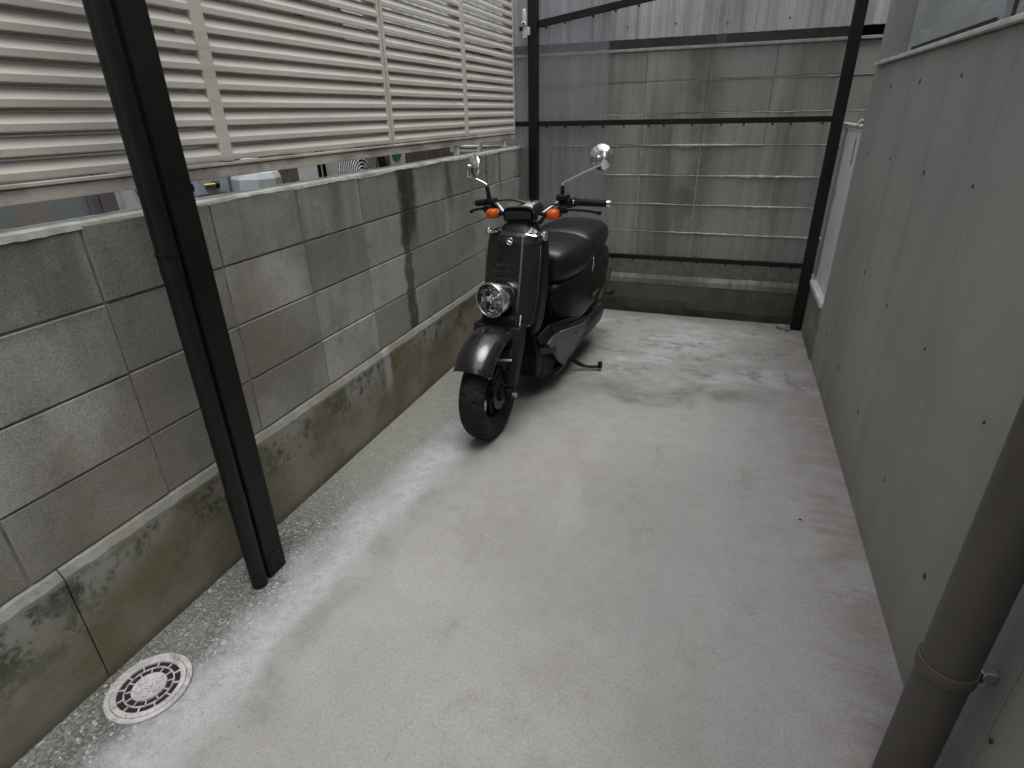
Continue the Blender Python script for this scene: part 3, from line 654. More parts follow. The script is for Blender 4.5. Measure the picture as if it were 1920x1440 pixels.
# ---------------------------------------------------------------- right foreground drainpipe
rp = empty('drainpipe', (2.022, 1.03, 0), 'thick grey-brown drainpipe with a ring clamp in the right foreground', 'pipe')
MB().tube([(0, 0, .002), (0, 0, 3.2)], .048, 40).build('tube', 'pipe', rp, smooth=True, auto=40)
MB().lathe([(.0482, -.016), (.0515, -.0155), (.0525, -.012), (.0525, .012), (.0515, .0155), (.0482, .016)], (0, 0, .402), (0, 0, 1), 40).build('clamp_ring', 'pipe', rp, smooth=True, auto=50)
MB().box(.0515, .0828, -.010, .010, .388, .416, .003).build('clamp_arm', 'steel', rp)
MB().box(.0525, .062, -.017, -.0105, .386, .418, .002).build('clamp_lug', 'steel', rp)
MB().lathe([(0, .009), (.006, .008), (.007, 0)], (.057, -.0172, .402), (0, -1, 0), 6).build('bolt', 'steel', rp)
MB().lathe([(.0482, -.016), (.0515, -.0155), (.0525, -.012), (.0525, .012), (.0515, .0155), (.0482, .016)], (0, 0, 1.7), (0, 0, 1), 40).build('clamp_ring', 'pipe', rp, smooth=True, auto=50)

# ---------------------------------------------------------------- drain cover
dc = empty('drain_cover', (.146, .650, .001), 'round pale drain cover with two rings of slots on the floor', 'drain')
def ring(r0, r1, z0, z1, n=64): return MB().lathe([(r0, z0), (r0, z1 - .001), (r0 + .001, z1), (r1 - .001, z1), (r1, z1 - .001), (r1, z0)], (0, 0, 0), (0, 0, 1), n, True)
RD = .108
MB().lathe([(.0, .001), (.079, .001)], (0, 0, 0), (0, 0, 1), 48).build('pit', 'dark', dc)
ring(.094, RD, .0, .0065).build('outer_ring', 'drain', dc, smooth=True, auto=30)
ring(.0785, .0930, .0, .0075).build('flange', 'drain', dc, smooth=True, auto=30)
ring(.0595, .0635, .002, .007).build('middle_ring', 'drain', dc, smooth=True, auto=30)
hubm = MB().lathe([(.0445, .001), (.0445, .006), (.043, .0075), (0, .0078)], (0, 0, 0), (0, 0, 1), 48).build('hub', 'drain', dc, smooth=True, auto=30)
for k in range(12):
    an = 2 * math.pi * k / 12
    o = MB().box(.0637, .0783, -.0022, .0022, .002, .0068, .0006).build('rib', 'drain', dc); o.rotation_euler = (0, 0, an)
    o = MB().box(.0447, .0593, -.0018, .0018, .002, .0068, .0006).build('rib', 'drain', dc); o.rotation_euler = (0, 0, an + .2)
for k in range(10):
    o = MB().box(.080, .0915, -.0008, .0008, .0074, .0088).build('flange_ridge', 'drain', dc); o.rotation_euler = (0, 0, 2 * math.pi * k / 10 + .1)
for k in range(7):
    an = 2 * math.pi * k / 6; rr = 0 if k == 6 else .026
    o = MB().lathe([(.0112, .0), (.0100, .0030), (.007, .0034), (0, .0022)], (rr * math.cos(an), rr * math.sin(an), .0076), (0, 0, 1), 6).build('boss', 'drain', dc)

# ---------------------------------------------------------------- sensor lamp on the back post
sn = empty('sensor_lamp', (.075, 4.20, 1.93), 'small off-white sensor lamp clamped to the rear left brown post', 'lamp')
MB().lathe([(0, .062), (.010, .058), (.014, .045), (.0155, .0), (.0155, -.018), (.010, -.022), (0, -.022)], (0, 0, .055), (0, 0, 1), 20).build('lamp_head', 'offwhite', sn, smooth=True)
MB().lathe([(.014, 0), (.017, .004), (.017, .012), (.011, .016), (0, .017)], (0, -.005, .030), (0, -1, 0), 20).build('sensor_ring', 'offwhite', sn, smooth=True)
MB().lathe([(0, .006), (.006, .004), (.008, 0)], (0, -.021, .030), (0, -1, 0), 14).build('sensor_eye', 'plastic', sn, smooth=True)
MB().box(-.014, .018, -.004, .020, -.052, .012, .006).build('body', 'offwhite', sn)
MB().box(.0185, .034, -.006, .0235, -.035, .012, .003).build('clamp', 'offwhite', sn)
MB().box(-.036, -.0145, -.006, .014, -.008, .016, .003).build('switch', 'plastic', sn)
MB().tube(spline([(.008, .005, -.05), (.014, .0, -.08), (.006, .006, -.10)]), .0018, 6).build('cable', 'plastic', sn, smooth=True)

# ---------------------------------------------------------------- clutter behind the left wall, seen through the gap
nh = empty('neighbour_house', (-3, 1, 0), 'pale neighbour house wall glimpsed through the gap above the block wall', 'house')
def nhp(mb, name, mat, **k):
    o = mb.build(name, mat, nh, **k); o.matrix_parent_inverse = Matrix.Translation((3, -1, 0)); return o
nhp(MB().box(-6, -3.05, -1.85, 2.3, -.13, 2.9), 'wall', 'wall2'); nhp(MB().box(-6, -3.0, 2.304, 9, -.13, 2.9), 'wall', 'brownwall')
wg = empty('wired_window', (-.62, 1.1, .85), 'wire-mesh glass window at the far left, behind the gap', 'window')
MB().box(-.006, .006, -.6, .335, 0, .8).build('pane', 'wired', wg)
MB().box(-.02, .02, .337, .372, -.02, .82, .003).build('frame', 'purple', wg)
MB().box(-.02, .02, -.6, .335, -.03, -.002, .003).build('frame', 'purple', wg)
MB().box(-.012, .026, .376, .43, -.02, .82, .003).build('jamb', 'purple', wg); MB().box(-.012, .030, .432, .45, -.02, .82, .003).build('trim', 'whitemetal', wg)
pn = MB().box(-.64, -.60, 1.555, 1.76, .4, 1.6, .004).build('wall_panel', 'acwhite'); tag(pn, 'white panel with a small hook beside the wired window', 'panel')
hk = MB().tube(spline([(-.594, 1.615, 1.235), (-.590, 1.613, 1.185), (-.585, 1.628, 1.165), (-.590, 1.640, 1.185), (-.590, 1.642, 1.22)]), .003, 6).build('wire_hook', 'steel', smooth=True)
tag(hk, 'thin bent wire hook hanging on the white panel', 'hook')
def meterbox(y0, y1, x, mat, name, label, cat):
    e = empty(name, (x, (y0 + y1) / 2, .75), label, cat); h = (y1 - y0) / 2
    MB().box(-.12, 0, -h, h, 0, .75, .012).build('casing', mat, e)
    return e, h
e, h = meterbox(1.70, 1.955, -.48, 'bluegrey', 'gas_meter', 'pale blue meter box with a brass valve, right of the near post', 'meter')
MB().box(.001, .012, -h + .075, h - .03, .405, .50, .005).build('dial_window', 'bluegrey', e)
MB().tube([(.006, -.01, .44), (.025, .028, .44)], .010, 12).build('valve', 'brass', e, smooth=True, auto=40); MB().tube([(.01, .03, .44), (.025, .05, .44)], .013, 12).build('valve_cap', 'plastic', e, smooth=True, auto=40)
MB().tube([(.02, -.15, .44), (.02, -.09, .445)], .022, 12).build('pipe_end', 'plastic', e, smooth=True, auto=40)
MB().tube(spline([(.01, -.11, .40), (.02, -.02, .385), (.015, .05, .38)]), .005, 6).build('cable', 'plastic', e, smooth=True)
fill = MB().box(-.66, -.60, 1.96, 2.03, .4, 1.6, .004).build('white_post', 'wall2'); tag(fill, 'pale narrow post between the blue meter and the clear container', 'post')
ct = empty('plastic_container', (-.50, 2.135, .97), 'cloudy plastic container with a round lid on the ledge behind the wall', 'container')
MB().lathe([(0, 0), (.10, 0), (.105, .02), (.105, .22), (.095, .245), (.05, .262), (.05, .27)], (0, 0, 0), (0, 0, 1), 8).build('bottle', 'ctn', ct); MB().lathe([(.052, .268), (.052, .30), (0, .30)], (0, 0, 0), (0, 0, 1), 20).build('lid', 'acwhite', ct, smooth=True, auto=40)
bwl = MB().box(-.75, -.69, 2.22, 2.83, .3, 2.2, .004).build('brown_partition', 'brownwall'); tag(bwl, 'brown rough partition left of the air conditioner, behind the wall', 'partition')
for k, (yy, mt, lb) in enumerate(((2.585, 'plastic', 'black cable nearest the brown partition'), (2.625, 'plastic', 'black cable next to the air conditioner'))):
    c = MB().tube([(-.5, yy, .2), (-.5, yy, 2.2)], .010, 10).build('cable', mt, smooth=True, auto=40); tag(c, lb, 'cable', 'black cables by the air conditioner')
ac = empty('air_conditioner', (-.50, 2.94, .62), 'white outdoor air conditioner with a ringed fan grille behind the wall', 'air conditioner')
MB().box(-.28, -.03, -.29, .20, 0, .78, .012).build('casing', 'acwhite', ac)
MB().lathe([(0, .0), (.225, 0)], (-.028, .06, .50), (1, 0, 0), 40).build('fan_opening', 'dark', ac)
for k in range(11):
    r = .03 + .019 * k
    MB().lathe([(r - .005, 0), (r - .003, .005), (r + .003, .005), (r + .005, 0)], (-.024, .06, .50), (1, 0, 0), 48, True).build('grille_ring', 'acwhite', ac, smooth=True)
for k in range(6):
    o = MB().box(-.0275, -.0225, -.004, .004, 0, .225).build('grille_spoke', 'acwhite', ac); o.location = (0, .06, .50); o.rotation_euler = (2 * math.pi * k / 6 + .3, 0, 0)
fl = MB().box(-.60, -.47, 3.15, 3.235, .3, 1.5, .005).build('vent_grille', 'steel'); tag(fl, 'grey ribbed vent strip between air conditioner and green sticker box', 'vent')
for k in range(7):
    o = MB().box(0, .004, -.003, .003, 0, .34).build('fin', 'darkgrey', fl); o.location = (-.4695, 3.158 + k * .012, 1.0); o.rotation_euler = (R(18), 0, 0)
sb = empty('sticker_box', (-.50, 3.36, .7), 'white box with a round green sticker behind the wall', 'box')
MB().box(-.16, 0, -.115, .118, 0, .72, .008).build('casing', 'acwhite', sb)
MB().lathe([(0, .003), (.062, .003), (.062, 0)], (.0005, .0, .535), (1, 0, 0), 32).build('sticker', 'green', sb, smooth=True, auto=40)
for k, hgt in enumerate((.026, .022, .026, .018, .026)):
    MB().box(.0036, .0046, -.042 + k * .018, -.031 + k * .018, .514, .514 + hgt).build('sticker_lettering', 'acwhite', sb)
sh = MB().box(-.62, -.50, 3.50, 4.15, .9, 1.6, .006).build('brown_board', 'brownwall'); tag(sh, 'dark brown board right of the green sticker box, behind the wall', 'board')
sh = MB().box(-.62, -.28, 4.16, 5.6, .9, 1.178, .006).build('concrete_shelf', 'concrete2'); tag(sh, 'grey concrete ledge under the red pot behind the wall', 'ledge')
pt = empty('flower_pot', (-.42, 4.86, 1.182), 'round reddish clay flower pot near the back corner behind the wall', 'pot')
MB().lathe([(.0, 0), (.07, 0), (.125, .06), (.145, .12), (.14, .16), (.12, .16), (.118, .13), (0, .12)], (0, 0, 0), (0, 0, 1), 24).build('pot', 'pot', pt, smooth=True, auto=40)

# rubble by the right post and grit on the floor
def rock(name, loc, r, seed, mat='stone'):
    random.seed(seed); bm = bmesh.new(); bmesh.ops.create_icosphere(bm, subdivisions=2, radius=1)
    for v in bm.verts:
        k = random.uniform(.72, 1.1); v.co = Vector((v.co.x * r[0] * k, v.co.y * r[1] * k, max(v.co.z, -.55) * r[2] * k))
    o = MB().bm(bm).build(name, mat); o.location = (loc[0], loc[1], loc[2] + .55 * r[2]); return o
tag(rock('rubble_stone', (1.975, 4.24, 0), (.045, .03, .022), 3), 'grey rubble lump at the foot of the right brown post', 'stone')
tag(rock('rubble_stone', (2.005, 4.20, 0), (.02, .016, .012), 4), 'small stone chip in front of the rubble lump', 'stone')
tag(rock('pebble', (1.906, 1.994, 0), (.006, .004, .003), 5, 'dark'), 'tiny dark pebble on the open floor near the right wall', 'pebble')

# ================================================================== SCOOTER  (local: x = its left, y = rearward, z up, origin under front axle)
bk = empty('scooter', (.5357, 2.243, 0), 'black scooter with chrome headlight and round mirrors parked by the block wall', 'scooter')
bk.rotation_euler = (0, R(.9), R(-3.5))
def P(mb, name, mat, parent=None, **k): return mb.build(name, mat, parent or bk, **k)
AX = Vector((0, 0, .237)); RAKE = Vector((0, .42, 1)).normalized()
ST = Matrix.Translation(AX) @ Matrix.Rotation(R(-1.8), 4, RAKE) @ Matrix.Translation(-AX) @ Matrix.Translation((.008, .508, 1.0105)) @ Matrix.Rotation(R(-2.2), 4, 'Y') @ Matrix.Translation((0, -.5, -1.0))
def steer(mb): return mb.xf(lambda p: ST @ p)
STW = Matrix.Translation(AX) @ Matrix.Rotation(R(1.0), 4, RAKE) @ Matrix.Translation(-AX)
def steerw(mb): return mb.xf(lambda p: STW @ p)
SM = dict(smooth=True, auto=42)
def section(y, zc, hw, hh, e=2.6, n=28, top=None):
    out = []
    for k in range(n):
        a = 2 * math.pi * k / n; c, s = math.cos(a), math.sin(a)
        out.append((hw * math.copysign(abs(c) ** (2 / e), c), y, zc + hh * math.copysign(abs(s) ** (2 / e), s)))
    return out
SUB = [('SUBSURF', {'levels': 2, 'render_levels': 2})]
# --- wheels
def tyre(rad, wd, yc, zc, fn):
    A, Bn = 288, 26; rim_r = .135; rings = []
    for i in range(A):
        a = 2 * math.pi * i / A; row = []
        for j in range(Bn + 1):
            u = lerp(-1, 1, j / Bn); th = u * 2.15
            cx = math.sin(th) * wd / 2 if abs(th) < 1.57 else math.copysign(wd / 2 * (1 - .48 * (abs(th) - 1.57) / .58), th)
            rr = rad - (1 - math.cos(min(abs(th), 1.57))) * .042 - (max(abs(th) - 1.57, 0) / .58) * (rad - .042 - rim_r)
            # tread: slanted wavy grooves running out from the centre line
            ph = i * 24 / A + abs(u) * 1.6 + .35 * math.sin(abs(u) * 9)
            if u > 0: ph += .5
            gv = abs((ph % 1) - .5)
            if gv < .085 and .06 < abs(u) < .66: rr -= .0055
            row.append((cx, yc + math.cos(a) * rr, zc + math.sin(a) * rr))
        rings.append(row)
    rings.append(rings[0])
    return fn(MB().loft(rings, False, False))
ident = lambda q: q
def wheel(yc, rad, wd, fn):
    zc = rad; t = P(tyre(rad, wd, yc, zc, fn), 'wheel', 'rubber', None, smooth=True, auto=50)
    c = (0, yc, zc)
    P(fn(MB().lathe([(.139, -.029), (.136, -.033), (.128, -.029), (.124, -.014), (.124, .014), (.128, .029), (.136, .033), (.139, .029), (.139, -.029)], c, (1, 0, 0), 48)), 'rim', 'plastic', t, **SM)
    P(fn(MB().lathe([(.0, -.05), (.030, -.05), (.036, -.03), (.036, .03), (.030, .05), (0, .05)], c, (1, 0, 0), 28)), 'hub', 'plastic', t, **SM)
    for k in range(5):
        mb = MB().loft([[(sx * w2, sy * t2, r2) for sx, sy in ((-1, -1), (1, -1), (1, 1), (-1, 1))] for r2, w2, t2 in ((.028, .014, .016), (.075, .010, .010), (.124, .014, .012))])
        mt = Matrix.Translation(c) @ Matrix.Rotation(2 * math.pi * k / 5 + .5, 4, 'X'); mb.xf(lambda p: mt @ p)
        P(fn(mb), 'spoke', 'plastic', t, mods=[('BEVEL', {'width': .004, 'segments': 2})])
    return t
fw = wheel(0, .237, .124, steerw)
P(steerw(MB().lathe([(.045, .054), (.082, .054), (.082, .057), (.045, .057)], AX, (1, 0, 0), 48, True)), 'brake_disc', 'darkgrey', fw, **SM)
P(steerw(MB().lathe([(.012, .05), (.016, .06), (.036, .062), (.038, .075), (.026, .086), (.012, .088)], AX, (1, 0, 0), 28)), 'hub_cover', 'plastic', fw, **SM)
rw = wheel(1.27, .240, .128, ident)
# --- fork, axle, caliper
for s in (1, -1):
    P(steerw(MB().tube([(s * .102, .006, .225), (s * .102, .055, .34), (s * .098, .13, .52)], [.020, .021, .019], 16)), 'fork_leg', 'plastic', None, **SM)
    P(steerw(MB().box(s * .102 - .016, s * .102 + .016, -.016, .026, .205, .262, .006)), 'fork_end', 'plastic')
for s in (1, -1):
    P(steerw(MB().loft([[(s * .118, .095, .53), (s * .118, .185, .53), (s * .062, .185, .53), (s * .062, .095, .53)], [(s * .126, .050, .42), (s * .126, .130, .42), (s * .082, .130, .42), (s * .082, .050, .42)], [(s * .124, -.005, .27), (s * .124, .055, .27), (s * .090, .055, .27), (s * .090, -.005, .27)]])), 'fork_cover', 'plastic', None, mods=[('BEVEL', {'width': .006, 'segments': 2})])
P(steerw(MB().tube([(-.128, 0, .237), (.128, 0, .237)], .009, 12)), 'axle', 'steel', None, **SM)
P(steerw(MB().lathe([(0, .014), (.010, .013), (.013, .006), (.013, 0)], (.125, 0, .237), (1, 0, 0), 6)), 'axle_nut', 'steel')
P(steerw(MB().box(.062, .094, .020, .085, .268, .345, .008)), 'brake_caliper', 'plastic')
P(steerw(MB().lathe([(0, .01), (.007, .008), (.008, 0)], (.094, .03, .285), (1, 0, 0), 8)), 'caliper_bolt', 'steel')
P(steerw(MB().tube([(-.03, -.03, .405), (.105, .02, .40)], .0055, 8)), 'fender_stay', 'steel', None, **SM)
P(steerw(MB().tube(spline([(.05, .235, .60), (.075, .14, .52), (.088, .05, .42), (.10, .045, .345)]), .0045, 8)), 'brake_hose', 'darkgrey', None, **SM)
P(steerw(MB().tube(spline([(.075, .22, .60), (.098, .13, .52), (.108, .06, .42), (.112, .02, .27)]), .0040, 8)), 'speedometer_cable', 'steel', None, **SM)
P(steerw(MB().box(-.085, .085, .10, .19, .50, .575, .012)), 'fork_yoke', 'plastic')
# --- front fender
rings = []
for k in range(31):
    th = R(lerp(208, 62, k / 30)) if False else R(lerp(138, 18, k / 30))   # angle from +y, over the top to the front
    th = math.pi - R(lerp(40, 152, k / 30))
    rows = []
    fl_ = lerp(1.0, .86, max(0, (k - 12) / 18))
    for j in range(17):
        u = lerp(-1, 1, j / 16); w2 = .094 * fl_; rr = .287 + .028 * math.sin(min(1, k / 16) * 1.57) - .006 * (k / 30 - .5)
        dx = w2 * math.sin(u * 1.5) / math.sin(1.5); dr = -(1 - math.cos(u * 1.5)) * .062
        rows.append((dx, -math.cos(math.pi - th) * -1 * (rr + dr) * -1 if False else math.cos(th) * -(rr + dr) * -1, AX.z + math.sin(th) * (rr + dr)))
    rings.append(rows)
# front lip first: th runs from 140 deg (front, y<0) to 28 deg (rear)
P(steerw(MB().loft(rings, False, False)), 'front_fender', 'fender', None, smooth=True, mods=[('SOLIDIFY', {'thickness': .003, 'offset': -1}), ('SUBSURF', {'levels': 1, 'render_levels': 1})])
# --- headlight: chrome bowl, bezel, reflector, bulb, lens
hd = Vector((-.22, -1, -.03)).normalized(); hc = Vector((-.022, .075, .655))
bowl = P(MB().lathe([(.0, -.155), (.03, -.15), (.055, -.125), (.073, -.08), (.0815, -.03), (.0825, .0), (.0795, .006), (.0755, .004), (.075, -.004)], hc, hd, 48), 'headlight', 'chrome', None, smooth=True)
P(MB().lathe([(.0745, -.006), (.070, -.02), (.055, -.042), (.03, -.055), (.012, -.06), (.0, -.061)], hc, hd, 24), 'reflector', 'reflector', bowl)
P(MB().lathe([(0, -.012), (.010, -.014), (.013, -.022), (.013, -.058)], hc, hd, 16), 'bulb', 'chrome', bowl, smooth=True)
for k, (ox, oz, ww, hh) in enumerate(((.03, .02, .014, .03), (-.03, .02, .014, .03), (-.028, -.03, .016, .03), (.028, -.03, .016, .03), (0, -.045, .012, .02), (.0, .045, .02, .015), (-.05, -.005, .012, .03))):
    o = P(MB().box(-ww, ww, -.004, .004, -hh / 2, hh / 2, .003), 'reflector_facet', 'reflector', bowl); o.location = hc + Vector((ox, .042 - .35 * (ox * ox + oz * oz) / .07, oz)); o.rotation_euler = (R(40 * oz / .06), 0, R(-40 * ox / .06 + 8 * k))
P(MB().lathe([(.0745, -.002), (.068, .006), (.045, .012), (.02, .0145), (0, .015)], hc, hd, 40), 'lens', 'glass', bowl, smooth=True)
P(MB().lathe([(.0, -.03), (.045, -.028), (.06, -.01), (.06, .02)], hc + Vector((0, .115, -.005)), hd, 24), 'headlight_mount', 'plastic', None, **SM)
# --- front shield, narrow box-like column
def shsec(z, yf, hw, depth, cr=.016, x0=.012):
    hw += .014
    k = hw * .40 + .006
    pts = [(-hw, yf + depth), (-hw, yf + .062), (-hw * .985, yf + .046), (-hw * .93, yf + .034), (-hw * .5, yf + .010), (0, yf + .002), (k - .004, yf), (k + .004, yf + .0024), (hw * .72, yf + .020), (hw * .95, yf + .040), (hw, yf + .060), (hw, yf + depth)]
    return [(px + x0, py, z) for px, py in pts]
SH = [(.505, .165, .106, .10), (.52, .160, .112, .11), (.60, .172, .118, .12), (.70, .192, .123, .13), (.80, .212, .124, .135), (.89, .232, .121, .13), (.918, .243, .114, .12), (.930, .262, .104, .095)]
P(MB().loft([shsec(*q) for q in SH]), 'front_shield', 'black', None, smooth=True, auto=5)
def shy(z):
    for a, b in zip(SH, SH[1:]):
        if a[0] <= z <= b[0]: return lerp(a[1], b[1], (z - a[0]) / (b[0] - a[0]))
    return SH[-1][1]
# side blades of the column
for s in (1, -1):
    rings = []
    for z, y0, y1, x in ((.46, .215, .33, .118 + s * .012), (.52, .215, .34, .131 + s * .012), (.65, .240, .365, .139 + s * .012), (.80, .268, .375, .140 + s * .012), (.895, .288, .375, .134 + s * .012)):
        rings.append([(s * x, y0, z), (s * (x + .008), y0 + .012, z), (s * (x + .008), y1 - .02, z), (s * (x - .01), y1, z), (s * (x - .04), y1, z), (s * (x - .04), y0, z)])
    P(MB().loft(rings), 'shield_side', 'plastic', None, mods=[('BEVEL', {'width': .003, 'segments': 2})])
    P(MB().tube([(.012 + s * .1275, .205, .53), (.012 + s * .1375, .230, .65), (.012 + s * .1385, .256, .80), (.012 + s * .1345, .272, .88)], .0013, 6), 'trim_line', 'greyplastic', None, smooth=True)
    P(MB().lathe([(.0, .024), (.012, .023), (.0155, .018), (.0155, -.012), (.012, -.016), (0, -.016)], (.012 + s * .141, .300, .915), (0, 0, 1), 18), 'trim_cap', 'chrome', None, smooth=True, auto=40)
    P(MB().loft([[(.012 + s * .070, .240, .930), (.012 + s * .120, .252, .920), (.012 + s * .124, .31, .924), (.012 + s * .074, .31, .946)], [(.012 + s * .070, .246, .934), (.012 + s * .118, .258, .925), (.012 + s * .122, .31, .929), (.012 + s * .074, .31, .950)]]), 'shield_shoulder', 'chrome', None, mods=[('BEVEL', {'width': .002, 'segments': 2})])
P(MB().loft([shsec(.916, .275, .085, .10), shsec(.945, .30, .072, .08), shsec(.960, .325, .05, .05)]), 'neck_cover', 'plastic', None, smooth=True, auto=40)
# inner column and legshield down to the floorboard
P(MB().loft([[(-.10, .27, .47), (.10, .27, .47), (.085, .42, .45), (-.085, .42, .45)], [(-.11, .30, .66), (.11, .30, .66), (.09, .43, .66), (-.09, .43, .66)], [(-.10, .33, .91), (.10, .33, .91), (.07, .42, .91), (-.07, .42, .91)]]), 'inner_column', 'plastic', None, mods=[('BEVEL', {'width': .012, 'segments': 2})])
# vents: three rows of near-black boxes painting the shade of slots, with lips
for r in range(3):
    z = .783 - .030 * r
    for k, (x0, x1) in enumerate(((-.050, -.018), (-.014, .012), (.016, .034))):
        sx = -.004 * r + .006
        y = shy(z)
        P(MB().box(x0 + sx, x1 + sx, y - .0015, y + .006, z - .008, z + .008, .002), 'vent_slot_shade', 'dark')
    P(MB().box(-.0475 - .004 * r, -.0455 - .004 * r, shy(z) - .003, shy(z) + .006, z - .010, z + .010), 'vent_lip', 'steel')
    P(MB().box(-.046 - .004 * r, .042 - .004 * r, shy(z) - .0022, shy(z) + .006, z - .0106, z - .0092), 'vent_lip', 'darkgrey')
# round emblem: ring and three crossed tuning forks
eo = Vector((.008, shy(.895) - .0022, .895)); tl = R(-12)
def em(mb): 
    mt = Matrix.Translation(eo) @ Matrix.Rotation(tl, 4, 'X'); return mb.xf(lambda p: mt @ p)
emb = P(em(MB().lathe([(.0135, 0), (.0138, .0016), (.0162, .0016), (.0165, 0)], (0, 0, 0), (0, -1, 0), 36, True)), 'emblem', 'chrome', None, smooth=True)
for k in range(3):
    a = 2 * math.pi * k / 3 + math.pi / 2; c, s = math.cos(a), math.sin(a)
    def q(r, t): return (r * c - t * s, -.0012, r * s + t * c)
    P(em(MB().tube([q(-.0085, 0), q(.002, 0)], .0008, 6)), 'emblem_fork', 'chrome', emb)
    P(em(MB().tube([q(.0122, .0024), q(.004, .0024), q(.002, 0), q(.004, -.0024), q(.0122, -.0024)], .0008, 6)), 'emblem_fork', 'chrome', emb)
# --- handlebar group (steered)
def hb(mb, name, mat, parent=None, **k): return P(steer(mb), name, mat, parent, **k)
BARX = .0
half = [(0, .36, .945), (.05, .365, .95), (.10, .385, .985), (.155, .42, 1.022), (.20, .455, 1.028), (.26, .505, 1.020), (.335, .565, 1.008)]
bar = [(-x, y, z) for x, y, z in half[::-1]] + half[1:]
hbar = hb(MB().tube(spline(bar, 5), .0111, 14), 'handlebar', 'chrome', None, **SM)
for s in (1, -1):
    d = (Vector((.335, .565, 1.008)) - Vector((.26, .505, 1.020))).normalized()
    p0, p1 = Vector((.222, .474, 1.0265)), Vector((.345, .573, 1.0065))
    fx = lambda v: (s * v[0], v[1], v[2])
    rings = [lerp(0, 1, k / 14) for k in range(15)]
    hb(MB().tube([fx(p0.lerp(p1, t)) for t in rings], [.0205 if k in (0, 1) else .0165 + .0008 * (k % 2) for k in range(15)], 16), 'grip', 'rubber', None, smooth=True)
    hb(MB().tube([fx(p1), fx(p1 + d * .010), fx(p1 + d * .022), fx(p1 + d * .024)], [.0135, .0165, .0165, .012], 16), 'bar_end', 'chrome', None, **SM)
    hb(MB().box(*sorted((s * .168, s * .222)), .415, .468, .998, 1.048, .009), 'switch_housing', 'plastic')
    hb(MB().box(*sorted((s * .172, s * .215)), .385, .425, .985, 1.020, .007), 'lever_bracket', 'plastic')
    hb(MB().tube(spline([fx(v) for v in ((.195, .395, 1.005), (.235, .405, 1.002), (.29, .440, .992), (.338, .492, .975))]), [.0075] * 6 + [.006] * 6 + [.0065] * 6 + [.0085], 10), 'brake_lever', 'plastic', None, smooth=True)
    hb(MB().tube([fx((.338, .490, .976)), fx((.344, .497, .973))], .0095, 10), 'lever_ball', 'plastic', None, **SM)
hb(MB().box(.160, .215, .395, .45, 1.040, 1.068, .008), 'brake_reservoir', 'plastic')
hb(MB().lathe([(0, .003), (.004, .002), (.005, 0)], (.208, .41, 1.068), (0, 0, 1), 8), 'reservoir_screw', 'steel')
# mirrors
for s, mc, el, nrm in ((1, Vector((.368, .415, 1.222)), [(.185, .42, 1.05), (.187, .42, 1.105), (.195, .42, 1.118), (.27, .415, 1.152), (.352, .405, 1.186), (.366, .400, 1.200), (.368, .404, 1.215)], Vector((-.10, -1, .0))),
                       (-1, Vector((-.258, .40, 1.198)), [(-.200, .43, 1.05), (-.206, .425, 1.105), (-.212, .425, 1.116), (-.25, .42, 1.135), (-.288, .405, 1.152), (-.296, .398, 1.160), (-.285, .395, 1.182), (-.268, .395, 1.193)], Vector((-.55, -.80, .12)))):
    mr = hb(MB().tube(spline(el, 5), .0050, 10), 'mirror', 'chrome', None, smooth=True)
    hb(MB().tube([el[0], (Vector(el[0]) + Vector(el[1])) / 2, el[1]], [.0115, .0095, .0085], 12), 'stem_boot', 'plastic', mr, **SM)
    nn = nrm.normalized()
    hb(MB().lathe([(0, .020), (.018, .019), (.036, .013), (.050, .004), (.0555, -.004), (.0555, -.007), (.052, -.008)], mc, nn, 40), 'mirror_shell', 'chrome', mr, smooth=True)
    hb(MB().lathe([(.052, -.0075), (0, -.0075)], mc, nn, 40), 'mirror_glass', 'mirror', mr)
    hb(MB().lathe([(0, .035), (.007, .033), (.009, .025), (.007, .018)], mc, nn, 14), 'ball_joint', 'chrome', mr, smooth=True)
# meter pod
mtr = hb(MB().loft([section(.330, .985, .070, .030, 4), section(.322, .985, .076, .036, 4), section(.40, .990, .083, .038, 4), section(.46, .990, .076, .036, 4), section(.475, .99, .05, .02, 4)]), 'meter', 'plastic', None, **SM)
hb(MB().loft([section(.335, 1.018, .064, .009, 3), section(.36, 1.026, .070, .013, 3), section(.42, 1.032, .070, .014, 3), section(.455, 1.026, .06, .010, 3)]), 'meter_lid', 'chrome', mtr, **SM)
hb(MB().loft([section(.322, .93, .052, .026, 4), section(.34, .935, .062, .030, 4), section(.42, .935, .062, .030, 4), section(.44, .935, .05, .025, 4)]), 'meter_base', 'plastic', mtr, **SM)
hb(MB().box(-.066, .066, .316, .321, .968, 1.002, .002), 'meter_front', 'darkgrey', mtr)
for xx in (-.03, .02): hb(MB().lathe([(0, .004), (.004, .003), (.005, 0)], (xx, .322, .912), (0, -1, 0), 8), 'meter_screw', 'steel', mtr)
# turn signals
for s in (1, -1):
    si = hb(MB().tube([(s * .07, .375, .985), (s * .13 + .01, .372, .985)], .009, 10), 'turn_signal', 'plastic', None, **SM)
    hb(MB().loft([section(y, .988, hw, hh, 3.2, 20) for y, hw, hh in ((.405, .014, .012), (.395, .026, .021), (.361, .029, .024))]).xf(lambda p: Vector((p.x + s * .155 + .010, p.y, p.z))), 'signal_body', 'plastic', si, **SM)
    hb(MB().loft([section(y, .988, hw, hh, 3.2, 20) for y, hw, hh in ((.36, .028, .0235), (.345, .0285, .024), (.330, .026, .021), (.322, .016, .012))]).xf(lambda p: Vector((p.x + s * .155 + .010, p.y, p.z))), 'signal_lens', 'amber', si, **SM)
